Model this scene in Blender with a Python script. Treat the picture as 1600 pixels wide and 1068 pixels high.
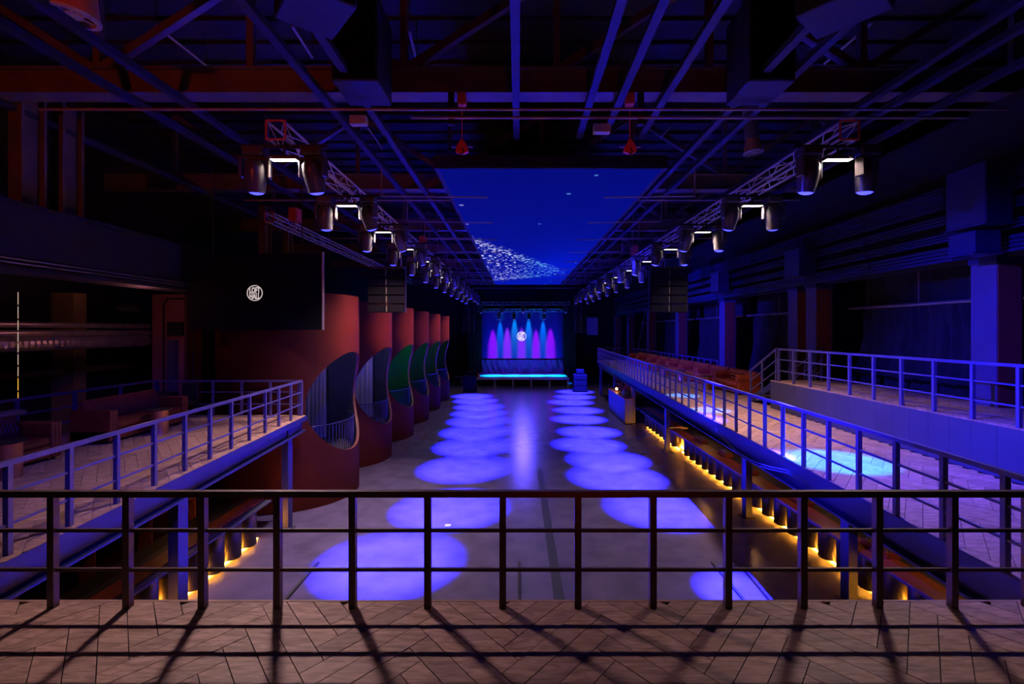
import bpy, math, random
from mathutils import Vector, Matrix
random.seed(7)
PI = math.pi
D = bpy.data
SC = bpy.context.scene
COL = SC.collection
for o in list(D.objects):
    D.objects.remove(o)

# ------------------------------------------------------------------ camera, world, lights, exposure
CZ = 5.5            # camera height above the hall floor
F = 760.0           # focal length in pixels of the 1600 px wide frame
cam = D.cameras.new('camera')
cam.sensor_width = 36.0
cam.lens = F / 1600 * 36
cam.shift_x = -10 / 1600
cam.shift_y = -17 / 1600
cam.clip_end = 200
co = D.objects.new('camera', cam)
co.location = (0, 0, CZ)
co.rotation_euler = (PI / 2, 0, 0)
COL.objects.link(co)
SC.camera = co
SC.view_settings.view_transform = 'Standard'
SC.view_settings.look = 'None'
SC.view_settings.gamma = 1
SC.view_settings.use_curve_mapping = False
SC.view_settings.exposure = 0.0
w = D.worlds.new('night')
w.use_nodes = True
w.node_tree.nodes['Background'].inputs[0].default_value = (0.0, 0.0, 0.0, 1)
w.node_tree.nodes['Background'].inputs[1].default_value = 0
SC.world = w

BLUE = (0.018, 0.0165, 1.0)
WASH = (0.028, 0.018, 1.0)
CYAN = (0.0, 0.22, 1.0)


def spot(loc, target, power, color, half_deg, blend=0.3, size=0.06):
    l = D.lights.new('spot_beam', 'SPOT')
    l.energy = power
    l.color = color
    l.spot_size = 2 * math.radians(half_deg)
    l.spot_blend = blend
    l.shadow_soft_size = size
    o = D.objects.new('spot_beam', l)
    o.location = loc
    d = Vector(target) - Vector(loc)
    o.rotation_euler = d.to_track_quat('-Z', 'Y').to_euler()
    COL.objects.link(o)
    return o


def area(loc, target, power, color, sx, sy, spread=180):
    l = D.lights.new('area_lamp', 'AREA')
    l.shape = 'RECTANGLE'
    l.size = sx
    l.size_y = sy
    l.energy = power
    l.color = color
    l.spread = math.radians(spread)
    o = D.objects.new('area_lamp', l)
    o.location = loc
    d = Vector(target) - Vector(loc)
    o.rotation_euler = d.to_track_quat('-Z', 'Y').to_euler()
    COL.objects.link(o)
    return o


def bulb(loc, power, color, size=0.08):
    l = D.lights.new('bulb', 'POINT')
    l.energy = power
    l.color = color
    l.shadow_soft_size = size
    o = D.objects.new('bulb', l)
    o.location = loc
    COL.objects.link(o)
    return o


RED = (1.0, 0.075, 0.012)
# first the red flood lamps standing behind the camera, turned up at the roof steel
spot((-7.5, -1.5, 8.2), (-7.5, 10.2, 10.6), 600, RED, 30, 0.9, 0.2)
spot((1.5, -2.0, 3.6), (0.0, 10.2, 10.9), 220, RED, 34, 0.9, 0.2)
spot((0.5, 3.3, 3.2), (-1.15, 10.0, 9.5), 260, RED, 4, 0.8, 0.05)  # added bare spots from deck level, reddening both hook blocks
spot((0.5, 3.3, 3.2), (2.29, 10.0, 9.5), 260, RED, 4, 0.8, 0.05)
spot((-3.0, 16.0, 8.3), (10.0, 27.0, 5.0), 26000, WASH, 20, 1.0, 0.15)  # added blue wash without a fixture, brightens the far right columns
spot((6.4, 8.4, 8.2), (7.0, 7.3, 3.0), 2600, WASH, 42, 1.0, 0.1)  # added blue wash straight down, tints the right deck
# added blue wash spots without fixtures, colouring the two galleries
spot((-3.0, 6.0, 8.4), (9.4, 10.2, 3.9), 20000, WASH, 19, 0.9, 0.15)
spot((-1.0, 2.0, 10.5), (-6.2, 10.0, 3.4), 2500, WASH, 24, 0.9, 0.15)
# bare white-red spots added to light the rust red booths
for k_ in range(6):
    spot((5.2, 15.0 + 4.5 * k_, 8.15), (-5.9, 16.9 + 4.5 * k_, 5.5), 15000, (1.0, 0.33, 0.25), 9.0, 1.0, 0.1)
# unseen rose bulbs added behind the left girder to light ducts and pillars
bulb((-10.4, 8.0, 6.3), 16, (1.0, 0.36, 0.40), 0.15)
bulb((-10.4, 13.5, 6.3), 16, (1.0, 0.30, 0.32), 0.15)

# ------------------------------------------------------------------ materials


def nt(name):
    m = D.materials.new(name)
    m.use_nodes = True
    n = m.node_tree.nodes
    return m, n, m.node_tree.links, n['Principled BSDF']


def mat(name, col, rough=0.5, metal=0.0, var=0.0, scale=8.0, bump=0.0, spec=0.5, stretch=None):
    m, n, l, b = nt(name)
    b.inputs['Roughness'].default_value = rough
    b.inputs['Metallic'].default_value = metal
    b.inputs['Specular IOR Level'].default_value = spec
    tc = n.new('ShaderNodeTexCoord')
    mp = n.new('ShaderNodeMapping')
    if stretch:
        mp.inputs['Scale'].default_value = stretch
    l.new(tc.outputs['Object'], mp.inputs[0])
    no = n.new('ShaderNodeTexNoise')
    no.inputs['Scale'].default_value = scale
    no.inputs['Detail'].default_value = 5
    l.new(mp.outputs[0], no.inputs['Vector'])
    r = n.new('ShaderNodeValToRGB')
    r.color_ramp.elements[0].position = 0.3
    r.color_ramp.elements[1].position = 0.7
    r.color_ramp.elements[0].color = (*[c * (1 - var) for c in col], 1)
    r.color_ramp.elements[1].color = (*[min(1, c * (1 + var)) for c in col], 1)
    l.new(no.outputs['Fac'], r.inputs[0])
    l.new(r.outputs[0], b.inputs['Base Color'])
    if bump:
        bp = n.new('ShaderNodeBump')
        bp.inputs['Strength'].default_value = bump
        bp.inputs['Distance'].default_value = 0.02
        l.new(no.outputs['Fac'], bp.inputs['Height'])
        l.new(bp.outputs[0], b.inputs['Normal'])
    return m


def emit(name, col, strength, base=(0.01, 0.01, 0.01)):
    m, n, l, b = nt(name)
    b.inputs['Base Color'].default_value = (*base, 1)
    b.inputs['Emission Color'].default_value = (*col, 1)
    b.inputs['Emission Strength'].default_value = strength
    return m


def wood(name, c0, c1):
    m, n, l, b = nt(name)
    tc = n.new('ShaderNodeTexCoord')
    oi = n.new('ShaderNodeObjectInfo')
    ad = n.new('ShaderNodeVectorMath')
    ad.operation = 'ADD'
    sc = n.new('ShaderNodeVectorMath')
    sc.operation = 'SCALE'
    sc.inputs['Scale'].default_value = 37.0
    l.new(oi.outputs['Random'], sc.inputs[0])
    l.new(tc.outputs['Object'], ad.inputs[0])
    l.new(sc.outputs[0], ad.inputs[1])
    mp = n.new('ShaderNodeMapping')
    mp.inputs['Scale'].default_value = (3.0, 16.0, 3.0)
    mp.inputs['Rotation'].default_value = (0, 0, 0.69)
    l.new(ad.outputs[0], mp.inputs[0])
    no = n.new('ShaderNodeTexNoise')
    no.inputs['Scale'].default_value = 1.6
    no.inputs['Detail'].default_value = 8
    no.inputs['Distortion'].default_value = 0.8
    l.new(mp.outputs[0], no.inputs['Vector'])
    r = n.new('ShaderNodeValToRGB')
    r.color_ramp.elements[0].position = 0.32
    r.color_ramp.elements[1].position = 0.68
    r.color_ramp.elements[0].color = (*c0, 1)
    r.color_ramp.elements[1].color = (*c1, 1)
    l.new(no.outputs['Fac'], r.inputs[0])
    hs = n.new('ShaderNodeHueSaturation')
    mr = n.new('ShaderNodeMapRange')
    mr.inputs['To Min'].default_value = 0.82
    mr.inputs['To Max'].default_value = 1.12
    l.new(oi.outputs['Random'], mr.inputs[0])
    l.new(mr.outputs[0], hs.inputs['Value'])
    l.new(r.outputs[0], hs.inputs['Color'])
    l.new(hs.outputs[0], b.inputs['Base Color'])
    b.inputs['Roughness'].default_value = 0.55
    bp = n.new('ShaderNodeBump')
    bp.inputs['Strength'].default_value = 0.15
    bp.inputs['Distance'].default_value = 0.01
    l.new(no.outputs['Fac'], bp.inputs['Height'])
    l.new(bp.outputs[0], b.inputs['Normal'])
    return m


M = {}
M['concrete'] = mat('polished_concrete', (0.105, 0.086, 0.165), 0.24, 0, 0.22, 1.4, 0.05, 0.4)  # blue tint in the colour stands for bounced blue light
M['dark_strip'] = mat('dark_floor_strip', (0.035, 0.035, 0.05), 0.5, 0, 0.2, 5)
M['plank'] = wood('oak_plank', (0.25, 0.125, 0.095), (0.52, 0.31, 0.24))
M['slab'] = mat('deck_subfloor', (0.03, 0.025, 0.025), 0.8, 0, 0.2, 3)
M['steel_blue'] = mat('light_tinted_steel', (0.016, 0.016, 0.085), 0.42, 0.0, 0.12, 4)  # blue of the hall light is mixed into this steel colour
M['rail'] = mat('railing_steel', (0.085, 0.07, 0.20), 0.4, 0.0, 0.1, 6)  # bluish base colour carries the blue light on the rails
M['rail_dark'] = mat('dark_railing_steel', (0.09, 0.045, 0.05), 0.4, 0.0, 0.15, 6)
M['black'] = mat('matt_black', (0.012, 0.012, 0.014), 0.6, 0, 0.3, 3)
M['blackwall'] = mat('black_wall', (0.012, 0.011, 0.014), 0.85, 0, 0.3, 0.8)
M['girder'] = mat('dark_girder_paint', (0.010, 0.009, 0.013), 0.8, 0, 0.25, 2)
M['roof'] = mat('roof_deck', (0.025, 0.025, 0.032), 0.8, 0, 0.3, 1.0)
M['beam'] = mat('roof_beam_paint', (0.13, 0.10, 0.10), 0.5, 0, 0.25, 2.0)
M['channel'] = mat('light_tinted_channel', (0.022, 0.022, 0.065), 0.55, 0, 0.15, 3.0)  # base colour tinted blue for the light coming up from the floor
M['alu'] = mat('truss_aluminium', (0.62, 0.60, 0.72), 0.35, 0.4, 0.05, 6)
M['plastic'] = mat('black_fixture_plastic', (0.07, 0.064, 0.058), 0.33, 0, 0.2, 8, 0, 0.6)
M['cabinet'] = mat('speaker_cabinet', (0.0045, 0.0042, 0.0065), 0.7, 0, 0.2, 9, 0.1, 0.08)
M['grille'] = mat('speaker_grille', (0.0055, 0.005, 0.008), 0.8, 0.0, 0.2, 60, 0.2, 0.06)
M['rust'] = mat('rust_red_plaster', (0.052, 0.0075, 0.004), 0.8, 0, 0.16, 0.9, 0.05, 0.12)
M['booth_inner'] = mat('booth_inner_felt', (0.035, 0.04, 0.05), 0.8, 0, 0.2, 2)
M['rust_edge'] = mat('rust_red_edge', (0.13, 0.035, 0.03), 0.6, 0, 0.1, 2)
M['pinkwall'] = mat('rose_plaster', (0.36, 0.12, 0.11), 0.75, 0, 0.2, 1.2)
M['ochre'] = mat('ochre_plaster', (0.42, 0.27, 0.09), 0.8, 0, 0.2, 1.0)
M['curtain'] = mat('pale_curtain', (0.42, 0.40, 0.48), 0.85, 0, 0.1, 4)
M['drape'] = mat('black_drape', (0.018, 0.017, 0.020), 0.9, 0, 0.3, 3)
M['stage_drape'] = mat('stage_drape', (0.10, 0.05, 0.22), 0.6, 0, 0.2, 3)
M['leather'] = mat('cognac_leather', (0.46, 0.068, 0.018), 0.42, 0, 0.22, 5, 0.1)
M['leather_dark'] = mat('oxblood_leather', (0.19, 0.036, 0.016), 0.4, 0, 0.25, 5, 0.1)
M['copper'] = mat('brushed_copper', (0.60, 0.27, 0.19), 0.38, 0.85, 0.15, 4)
M['counter'] = mat('terracotta_counter', (0.50, 0.13, 0.05), 0.4, 0, 0.15, 2)
M['tube'] = mat('dark_bar_tube', (0.035, 0.028, 0.03), 0.35, 0.2, 0.3, 3)
M['brass'] = mat('brass_panel', (0.45, 0.28, 0.09), 0.4, 0.5, 0.3, 3)
M['counter_blue'] = mat('slate_counter', (0.06, 0.065, 0.09), 0.5, 0, 0.1, 2)
M['column'] = mat('light_tinted_column', (0.075, 0.062, 0.15), 0.6, 0, 0.08, 1.5)  # violet-blue hall light put into the column colour
M['dim_red_face'] = mat('dim_red_side_light', (0.20, 0.03, 0.02), 0.7, 0, 0.2, 2)  # dimmer light on the columns' camera side, put into the colour
M['parapet'] = mat('grey_board', (0.045, 0.040, 0.11), 0.6, 0, 0.1, 1.5)  # grey board, tinted with the blue wash light
M['duct'] = mat('galvanised_duct', (0.42, 0.38, 0.40), 0.35, 0.75, 0.2, 3)
M['pipe'] = mat('painted_pipe', (0.32, 0.25, 0.25), 0.4, 0.2, 0.1, 4)
M['redpaint'] = mat('red_hook_paint', (0.75, 0.06, 0.03), 0.4, 0, 0.15, 6)
M['redbox'] = mat('red_motor_paint', (0.62, 0.10, 0.06), 0.5, 0, 0.15, 6)
M['orangeduct'] = mat('orange_duct_paint', (0.55, 0.20, 0.12), 0.5, 0, 0.2, 5)
M['white'] = mat('white_plastic', (0.45, 0.45, 0.62), 0.5, 0, 0.1, 6)
M['stage_top'] = mat('stage_deck', (0.30, 0.32, 0.36), 0.45, 0, 0.15, 3)
M['glass_green'] = mat('green_bottle_glass', (0.05, 0.11, 0.05), 0.15, 0, 0.1, 5)
M['glass_amber'] = mat('amber_bottle_glass', (0.35, 0.12, 0.03), 0.15, 0, 0.1, 5)
M['glass_clear'] = mat('clear_bottle_glass', (0.45, 0.42, 0.40), 0.12, 0, 0.1, 5)
M['screenoff'] = mat('dark_led_panel', (0.004, 0.004, 0.005), 0.9, 0, 0.2, 60, 0, 0.1)
M['panel_light'] = emit('white_work_light', (1.0, 0.93, 0.82), 5)
M['lens'] = emit('blue_lamp_lens', (0.035, 0.035, 1.0), 5)
M['lens_off'] = emit('dim_blue_lens', (0.08, 0.08, 0.9), 1.6)
M['led'] = emit('amber_led_strip', (1.0, 0.36, 0.028), 140)
M['logo'] = emit('logo_light', (0.80, 0.66, 0.66), 0.75)
M['logo2'] = emit('stage_logo_light', (0.95, 0.95, 1.0), 1.1)
M['warmled'] = emit('candle_glow', (1.0, 0.5, 0.15), 9)
M['gap'] = emit('lit_gap', (1.0, 0.75, 0.55), 0.5)
M['gap_amber'] = emit('lit_gap_amber', (1.0, 0.5, 0.05), 0.9)

# ------------------------------------------------------------------ builders


class MB:
    def __init__(s):
        s.v = []
        s.f = []

    def add(s, vs, fs):
        k = len(s.v)
        s.v += [tuple(v) for v in vs]
        s.f += [tuple(i + k for i in f) for f in fs]
        return s

    def box(s, x0, x1, y0, y1, z0, z1):
        return s.add([(x0, y0, z0), (x1, y0, z0), (x1, y1, z0), (x0, y1, z0),
                      (x0, y0, z1), (x1, y0, z1), (x1, y1, z1), (x0, y1, z1)],
                     [(3, 2, 1, 0), (4, 5, 6, 7), (0, 1, 5, 4), (1, 2, 6, 5), (2, 3, 7, 6), (3, 0, 4, 7)])

    def cbox(s, x0, x1, y0, y1, z0, z1, c=0.03):
        """box with chamfered edges all round (rounded look)"""
        xs = [x0, x0 + c, x1 - c, x1]
        pts = []
        fs = []
        # three crossing slabs hulled by bmesh
        import bmesh
        bm = bmesh.new()
        for (a, b, d) in [(0, 1, 1), (1, 0, 1), (1, 1, 0)]:
            for sx in (0, 1):
                for sy in (0, 1):
                    for sz in (0, 1):
                        bm.verts.new(((x1 - c * a) if sx else (x0 + c * a), (y1 - c * b) if sy else (y0 + c * b), (z1 - c * d) if sz else (z0 + c * d)))
        bmesh.ops.convex_hull(bm, input=bm.verts)
        bm.verts.index_update()
        pts = [v.co[:] for v in bm.verts]
        fs = [[v.index for v in f.verts] for f in bm.faces]
        bm.free()
        return s.add(pts, fs)

    def bar(s, p, q, w, h, up=(0, 0, 1)):
        p, q = Vector(p), Vector(q)
        d = (q - p).normalized()
        u = Vector(up)
        if abs(d.dot(u)) > 0.98:
            u = Vector((0, 1, 0))
        r = d.cross(u).normalized() * (w / 2)
        t = r.cross(d).normalized() * (h / 2)
        vs = [p - r - t, p + r - t, p + r + t, p - r + t, q - r - t, q + r - t, q + r + t, q - r + t]
        return s.add(vs, [(0, 1, 2, 3), (7, 6, 5, 4), (0, 4, 5, 1), (1, 5, 6, 2), (2, 6, 7, 3), (3, 7, 4, 0)])

    def tube(s, p, q, r, n=8, r2=None, caps=True):
        p, q = Vector(p), Vector(q)
        r2 = r if r2 is None else r2
        d = (q - p).normalized()
        u = Vector((0, 0, 1)) if abs(d.z) < 0.95 else Vector((1, 0, 0))
        a = d.cross(u).normalized()
        b = d.cross(a)
        vs = []
        for i in range(n):
            t = 2 * PI * i / n
            e = a * math.cos(t) + b * math.sin(t)
            vs.append(p + e * r)
            vs.append(q + e * r2)
        fs = [(2 * i, 2 * i + 1, (2 * i + 3) % (2 * n), (2 * i + 2) % (2 * n)) for i in range(n)]
        if caps:
            fs.append(tuple(2 * i for i in range(n)))
            fs.append(tuple(2 * i + 1 for i in reversed(range(n))))
        return s.add(vs, fs)

    def path(s, pts, r, n=6):
        for a, b in zip(pts[:-1], pts[1:]):
            s.tube(a, b, r, n)
        return s

    def lathe(s, prof, n=16, c=(0, 0, 0), sx=1, sy=1):
        k = len(prof)
        vs = []
        for i in range(n):
            t = 2 * PI * i / n
            for (r, z) in prof:
                vs.append((c[0] + r * math.cos(t) * sx, c[1] + r * math.sin(t) * sy, c[2] + z))
        fs = []
        for i in range(n):
            j = (i + 1) % n
            for m in range(k - 1):
                fs.append((i * k + m, j * k + m, j * k + m + 1, i * k + m + 1))
        return s.add(vs, fs)

    def prism(s, poly, z0, z1):
        n = len(poly)
        vs = [(x, y, z0) for x, y in poly] + [(x, y, z1) for x, y in poly]
        fs = [tuple(range(n - 1, -1, -1)), tuple(range(n, 2 * n))]
        fs += [(i, (i + 1) % n, n + (i + 1) % n, n + i) for i in range(n)]
        return s.add(vs, fs)

    def sheet(s, fn, nu, nv):
        vs = [fn(i / nu, j / nv) for i in range(nu + 1) for j in range(nv + 1)]
        fs = [(i * (nv + 1) + j, (i + 1) * (nv + 1) + j, (i + 1) * (nv + 1) + j + 1, i * (nv + 1) + j + 1) for i in range(nu) for j in range(nv)]
        return s.add(vs, fs)

    def mesh(s, name, m, smooth=False):
        me = D.meshes.new(name)
        me.from_pydata(s.v, [], s.f)
        me.materials.append(m)
        if smooth:
            for p in me.polygons:
                p.use_smooth = True
            try:
                me.set_sharp_from_angle(angle=math.radians(40))
            except Exception:
                pass
        me.update()
        return me

    def build(s, name, m, parent=None, smooth=False, local=False, **kw):
        o = D.objects.new(name, s.mesh(name, m, smooth))
        COL.objects.link(o)
        if parent is not None:
            o.parent = parent
            if not local:
                off = Vector(parent.location)
                if parent.parent is not None:
                    off = off + Vector(parent.parent.location)
                o.location = -off
        for k, v in kw.items():
            o[k] = v
        return o


def inst(name, me, parent=None, loc=(0, 0, 0), rot=(0, 0, 0)):
    o = D.objects.new(name, me)
    o.location = loc
    o.rotation_euler = rot
    if parent is not None:
        o.parent = parent
    COL.objects.link(o)
    return o


def thing(name, label, cat, loc=(0, 0, 0), rz=0, group=None):
    o = D.objects.new(name, None)
    o.empty_display_size = 0.2
    o.location = loc
    o.rotation_euler = (0, 0, rz)
    COL.objects.link(o)
    o['label'] = label
    o['category'] = cat
    if group:
        o['group'] = group
    return o


def tag(o, label, cat, group=None):
    o['label'] = label
    o['category'] = cat
    if group:
        o['group'] = group
    return o


def struct(o):
    o['kind'] = 'structure'
    return o


def copy_thing(root, loc, rz, label, group=None):
    r = root.copy()
    COL.objects.link(r)
    r.location = loc
    r.rotation_euler = (0, 0, rz)
    r['label'] = label
    if group:
        r['group'] = group
    for ch in list(root.children):
        c = ch.copy()
        COL.objects.link(c)
        c.parent = r
        for g in ch.children:
            d = g.copy()
            COL.objects.link(d)
            d.parent = c
    return r


ORD = ['first', 'second', 'third', 'fourth', 'fifth', 'sixth', 'seventh', 'eighth', 'ninth', 'tenth', 'eleventh', 'twelfth', 'thirteenth', 'fourteenth']

# ------------------------------------------------------------------ setting
DZ = 3.0                              # balcony deck level
LX = lambda y: -5.15 - 0.080 * y      # edge of the left balcony
RX = lambda y: 4.79 + 0.0487 * y      # edge of the right balcony

struct(MB().box(-14.6, 14.6, -3, 57, -0.2, 0).build('floor', M['concrete']))
struct(MB().box(-14.8, -14.6, -3, 57, 0, 14).build('wall_left', M['blackwall']))
struct(MB().box(14.6, 14.8, -3, 57, 0, 14).build('wall_right', M['blackwall']))
struct(MB().box(-14.8, 14.8, 56.8, 57, 0, 14).build('wall_back', M['blackwall']))
struct(MB().box(-14.8, 14.8, -3.2, -3, 0, 14).build('wall_front', M['blackwall']))
ce = MB().box(-14.8, 14.8, -3, 57, 13.4, 13.6)
for i in range(60):
    ce.box(-14.6, 14.6, -2.8 + i, -2.5 + i, 13.28, 13.4)
struct(ce.build('ceiling', M['roof']))

# ------------------------------------------------------------------ plank floors


def clip(poly, region):
    out = poly
    n = len(region)
    for i in range(n):
        ax, ay = region[i]
        bx, by = region[(i + 1) % n]
        inp = out
        out = []
        for k in range(len(inp)):
            p, q = inp[k - 1], inp[k]
            sp = (bx - ax) * (p[1] - ay) - (by - ay) * (p[0] - ax)
            sq = (bx - ax) * (q[1] - ay) - (by - ay) * (q[0] - ax)
            if (sp >= 0) != (sq >= 0):
                t = sp / (sp - sq)
                out.append((p[0] + t * (q[0] - p[0]), p[1] + t * (q[1] - p[1])))
            if sq >= 0:
                out.append(q)
        if not out:
            return []
    return out


def herringbone(region, w=0.21, k=6, sx=0.83):
    """list of plank outlines of a herringbone floor clipped to a convex region (counter-clockwise)"""
    xs = [p[0] for p in region]
    ys = [p[1] for p in region]
    L = w * k
    res = []
    c = math.sqrt(0.5)
    cx, cy = sum(xs) / len(xs), sum(ys) / len(ys)
    R = max(max(xs) - min(xs), max(ys) - min(ys)) / 2 / sx * 1.5 + 2
    g = 0.004
    N = int(R / w) + 2
    # horizontal plank (i,j): cells x i..i+k-1 on row j where (i-j) % 2k == 0 ; vertical plank: column
    for j in range(-N, N):
        for i0 in range(-N, N):
            d = (i0 - j) % (2 * k)
            if d == 0:
                r = (i0 * w + g, j * w + g, (i0 + k) * w - g, (j + 1) * w - g)
            elif d == k:
                # column starts here: column i0 covers rows j-k+1 .. j
                r = (i0 * w + g, (j - k + 1) * w + g, (i0 + 1) * w - g, (j + 1) * w - g)
            else:
                continue
            q = [(r[0], r[1]), (r[2], r[1]), (r[2], r[3]), (r[0], r[3])]
            q = [(cx + (x - y) * c * sx, cy + (x + y) * c) for x, y in q]
            if max(p[0] for p in q) < min(xs) or min(p[0] for p in q) > max(xs) or max(p[1] for p in q) < min(ys) or min(p[1] for p in q) > max(ys):
                continue
            pc = clip(q, region)
            if len(pc) >= 3:
                a = 0.5 * abs(sum(pc[m - 1][0] * pc[m][1] - pc[m][0] * pc[m - 1][1] for m in range(len(pc))))
                if a > 0.004:
                    res.append(pc)
    return res


def lay_planks(parent, region, z, seen, limit=300):
    pl = herringbone(region)
    vis = []
    for p in pl:
        cx = sum(q[0] for q in p) / len(p)
        cy = sum(q[1] for q in p) / len(p)
        if cy > 0.3 and seen(cx, cy):
            vis.append((cx * cx + cy * cy, cx, cy, p))
    vis.sort(key=lambda t: t[0])
    share = {}
    rest = MB()
    for n, (d, cx, cy, p) in enumerate(vis):
        if n < limit:
            key = tuple((round(x - cx, 3), round(y - cy, 3)) for x, y in p)
            if key not in share:
                share[key] = MB().prism([(x - cx, y - cy) for x, y in p], -0.02, 0).mesh('plank', M['plank'])
            o = inst('plank', share[key], parent, Vector((cx, cy, z + random.uniform(-0.0012, 0.0012))) - Vector(parent.location))
        else:
            rest.prism(p, z - 0.02, z)
    if rest.v:
        rest.build('far_planks', M['plank'], parent, kind='stuff')


def infront(x, y):
    return abs(x) < y * 1.12 + 0.6


# front balcony (the camera stands above it)
fb = thing('balcony', 'wooden balcony deck in the foreground below the front railing', 'balcony', (0, 3, DZ))
MB().box(-13.5, 13.5, -2.5, 4.5, DZ - 0.32, DZ - 0.021).build('deck_slab', M['slab'], fb)
MB().box(-6.0, 6.0, 4.5, 4.53, DZ - 0.3, DZ + 0.0).build('edge_trim', M['plank'], fb)
lay_planks(fb, [(-9, 2.9), (9, 2.9), (9, 4.495), (-9, 4.495)], DZ, infront, 300)

# left balcony
lb = thing('balcony', 'left balcony deck with leather sofas and end railing', 'balcony', (-8, 10, DZ))
MB().prism([(-11.0, 4.54), (LX(4.54) - 0.02, 4.54), (LX(14.5) - 0.02, 14.5), (-11.0, 14.5)], DZ - 0.12, DZ - 0.021).build('deck_slab', M['slab'], lb)
lay_planks(lb, [(-11.0, 4.54), (LX(4.54), 4.54), (LX(14.5), 14.5), (-11.0, 14.5)], DZ, infront, 300)


def edge_beam(parent, X, y0, y1, ztop, zbot, sgn):
    a = Vector((X(y0), y0, 0))
    b = Vector((X(y1), y1, 0))
    off = Vector((-0.04 * sgn, 0, 0))
    MB().bar(a + off + Vector((0, 0, ztop - 0.08)), b + off + Vector((0, 0, ztop - 0.08)), 0.1, 0.15).build('edge_channel', M['steel_blue'], parent)
    o2 = Vector((-0.16 * sgn, 0, 0))
    MB().bar(a + o2 + Vector((0, 0, (ztop - 0.16 + zbot) / 2)), b + o2 + Vector((0, 0, (ztop - 0.16 + zbot) / 2)), 0.04, ztop - 0.16 - zbot).build('beam_web', M['steel_blue'], parent)
    MB().bar(a + o2 + Vector((0, 0, zbot + 0.015)), b + o2 + Vector((0, 0, zbot + 0.015)), 0.30, 0.03).build('bottom_flange', M['steel_blue'], parent)


edge_beam(lb, LX, 4.54, 14.5, DZ, 2.54, 1)
MB().box(-11, LX(14.5) - 0.3, 14.4, 14.5, 2.6, DZ - 0.03).build('end_beam', M['steel_blue'], lb)

# right balcony
rb = thing('balcony', 'long right balcony deck with blue lamp pools and row of sofas', 'balcony', (8, 20, DZ))
rp = [(RX(4.54), 4.54), (13.5, 4.54), (13.5, 42), (RX(42), 42)]
MB().prism([(RX(4.54) + 0.02, 4.54), (13.5, 4.54), (13.5, 42), (RX(42) + 0.02, 42)], DZ - 0.12, DZ - 0.021).build('deck_slab', M['slab'], rb)
lay_planks(rb, rp, DZ, lambda x, y: infront(x, y) and (x < 8.3 or y > 15.5), 300)
edge_beam(rb, RX, 4.54, 42, DZ, 2.48, -1)
MB().box(RX(42), 13.5, 41.9, 42, 2.6, DZ - 0.03).build('end_beam', M['steel_blue'], rb)
# raised platform
pf = thing('platform', 'raised timber platform with grey board front on right balcony', 'platform', (10.5, 10, DZ))
MB().box(8.23, 13.4, 4.6, 15.8, DZ + 0.0, DZ + 0.879).build('platform_core', M['slab'], pf)
y = 4.6
bs = {}
for i in range(24):
    wd = 0.467
    bd = MB().box(8.20, 8.232, y + 0.003, y + wd - 0.003, DZ, DZ + 0.88).build('front_board', M['parapet'], pf)
    y += wd
MB().box(8.2, 13.4, 15.8, 15.83, DZ, DZ + 0.88).build('end_board', M['parapet'], pf)
lay_planks(pf, [(8.2, 4.6), (13.4, 4.6), (13.4, 15.83), (8.2, 15.83)], DZ + 0.9, lambda x, y: infront(x, y) and x < 13, 300)

# ------------------------------------------------------------------ railings


def railing(label, a, b, n, h=1.055, z=DZ, mt='rail', tw=0.055, loc=None, mids=(0.34, 0.695), plist=None):
    """straight railing a->b (2D points) with n+1 posts"""
    a, b = Vector((*a, z)), Vector((*b, z))
    t = thing('railing', label, 'railing', loc or tuple((a + b) / 2))
    up = Vector((0, 0, 1))
    m = M[mt]
    MB().bar(a + up * (h - 0.028), b + up * (h - 0.028), tw, 0.055).build('top_rail', m, t)
    for q in mids:
        MB().bar(a + up * q, b + up * q, 0.024, 0.03).build('mid_rail', m, t)
    d = (b - a).normalized()
    ang = math.atan2(d.y, d.x)
    pmsh = MB().box(-0.03, 0.03, -0.03, 0.03, 0, h - 0.055).mesh('post', m)
    for q in (plist if plist else [i / n for i in range(n + 1)]):
        p = a + (b - a) * q
        inst('post', pmsh, t, p - Vector(t.location), (0, 0, ang))
    return t


# front railing: posts every 0.68 m
fx = lambda px: (px - 810) / F * 4.41
x0, x1 = fx(83 - 117.1 * 4), fx(83 + 117.1 * 17)
railing('dark steel railing across the foreground at the front balcony edge', (x0, 4.41), (x1, 4.41), 21, mt='rail_dark')
# left railing
n = 13
ya, yb = 14.4 - 0.815 * n, 14.4
railing('steel railing along the hall edge of the left balcony', (LX(ya) - 0.12, ya), (LX(yb) - 0.12, yb), n)
railing('steel railing across the far end of the left balcony', (-10.75, 14.42), (LX(14.42) - 0.2, 14.42), 5, h=1.05)
railing('dim steel railing behind the sofas at the outer edge of left balcony', (-10.75, 5.0), (-10.75, 14.5), 7, mt='rail', h=1.06)
# right railing
n = 48
ya, yb = 4.55, 5.06 - 0.78 + 0.78 * n
railing('long steel railing along the hall edge of the right balcony', (RX(ya) + 0.03, ya), (RX(yb) + 0.03, yb), n, plist=[(5.06 + 0.78 * k - ya) / (yb - ya) for k in range(n)])
railing('steel railing across the far end of the right balcony', (RX(41.8) + 0.03, 41.9), (9.4, 41.9), 4)
railing('far steel railing behind the sofas on the right balcony', (9.9, 24.2), (9.9, 41.5), 20)
# platform railing
railing('steel railing on top of the raised platform edge', (8.28, 4.75), (8.28, 15.45), 13, z=DZ + 0.9, mids=(0.35, 0.7))
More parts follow.
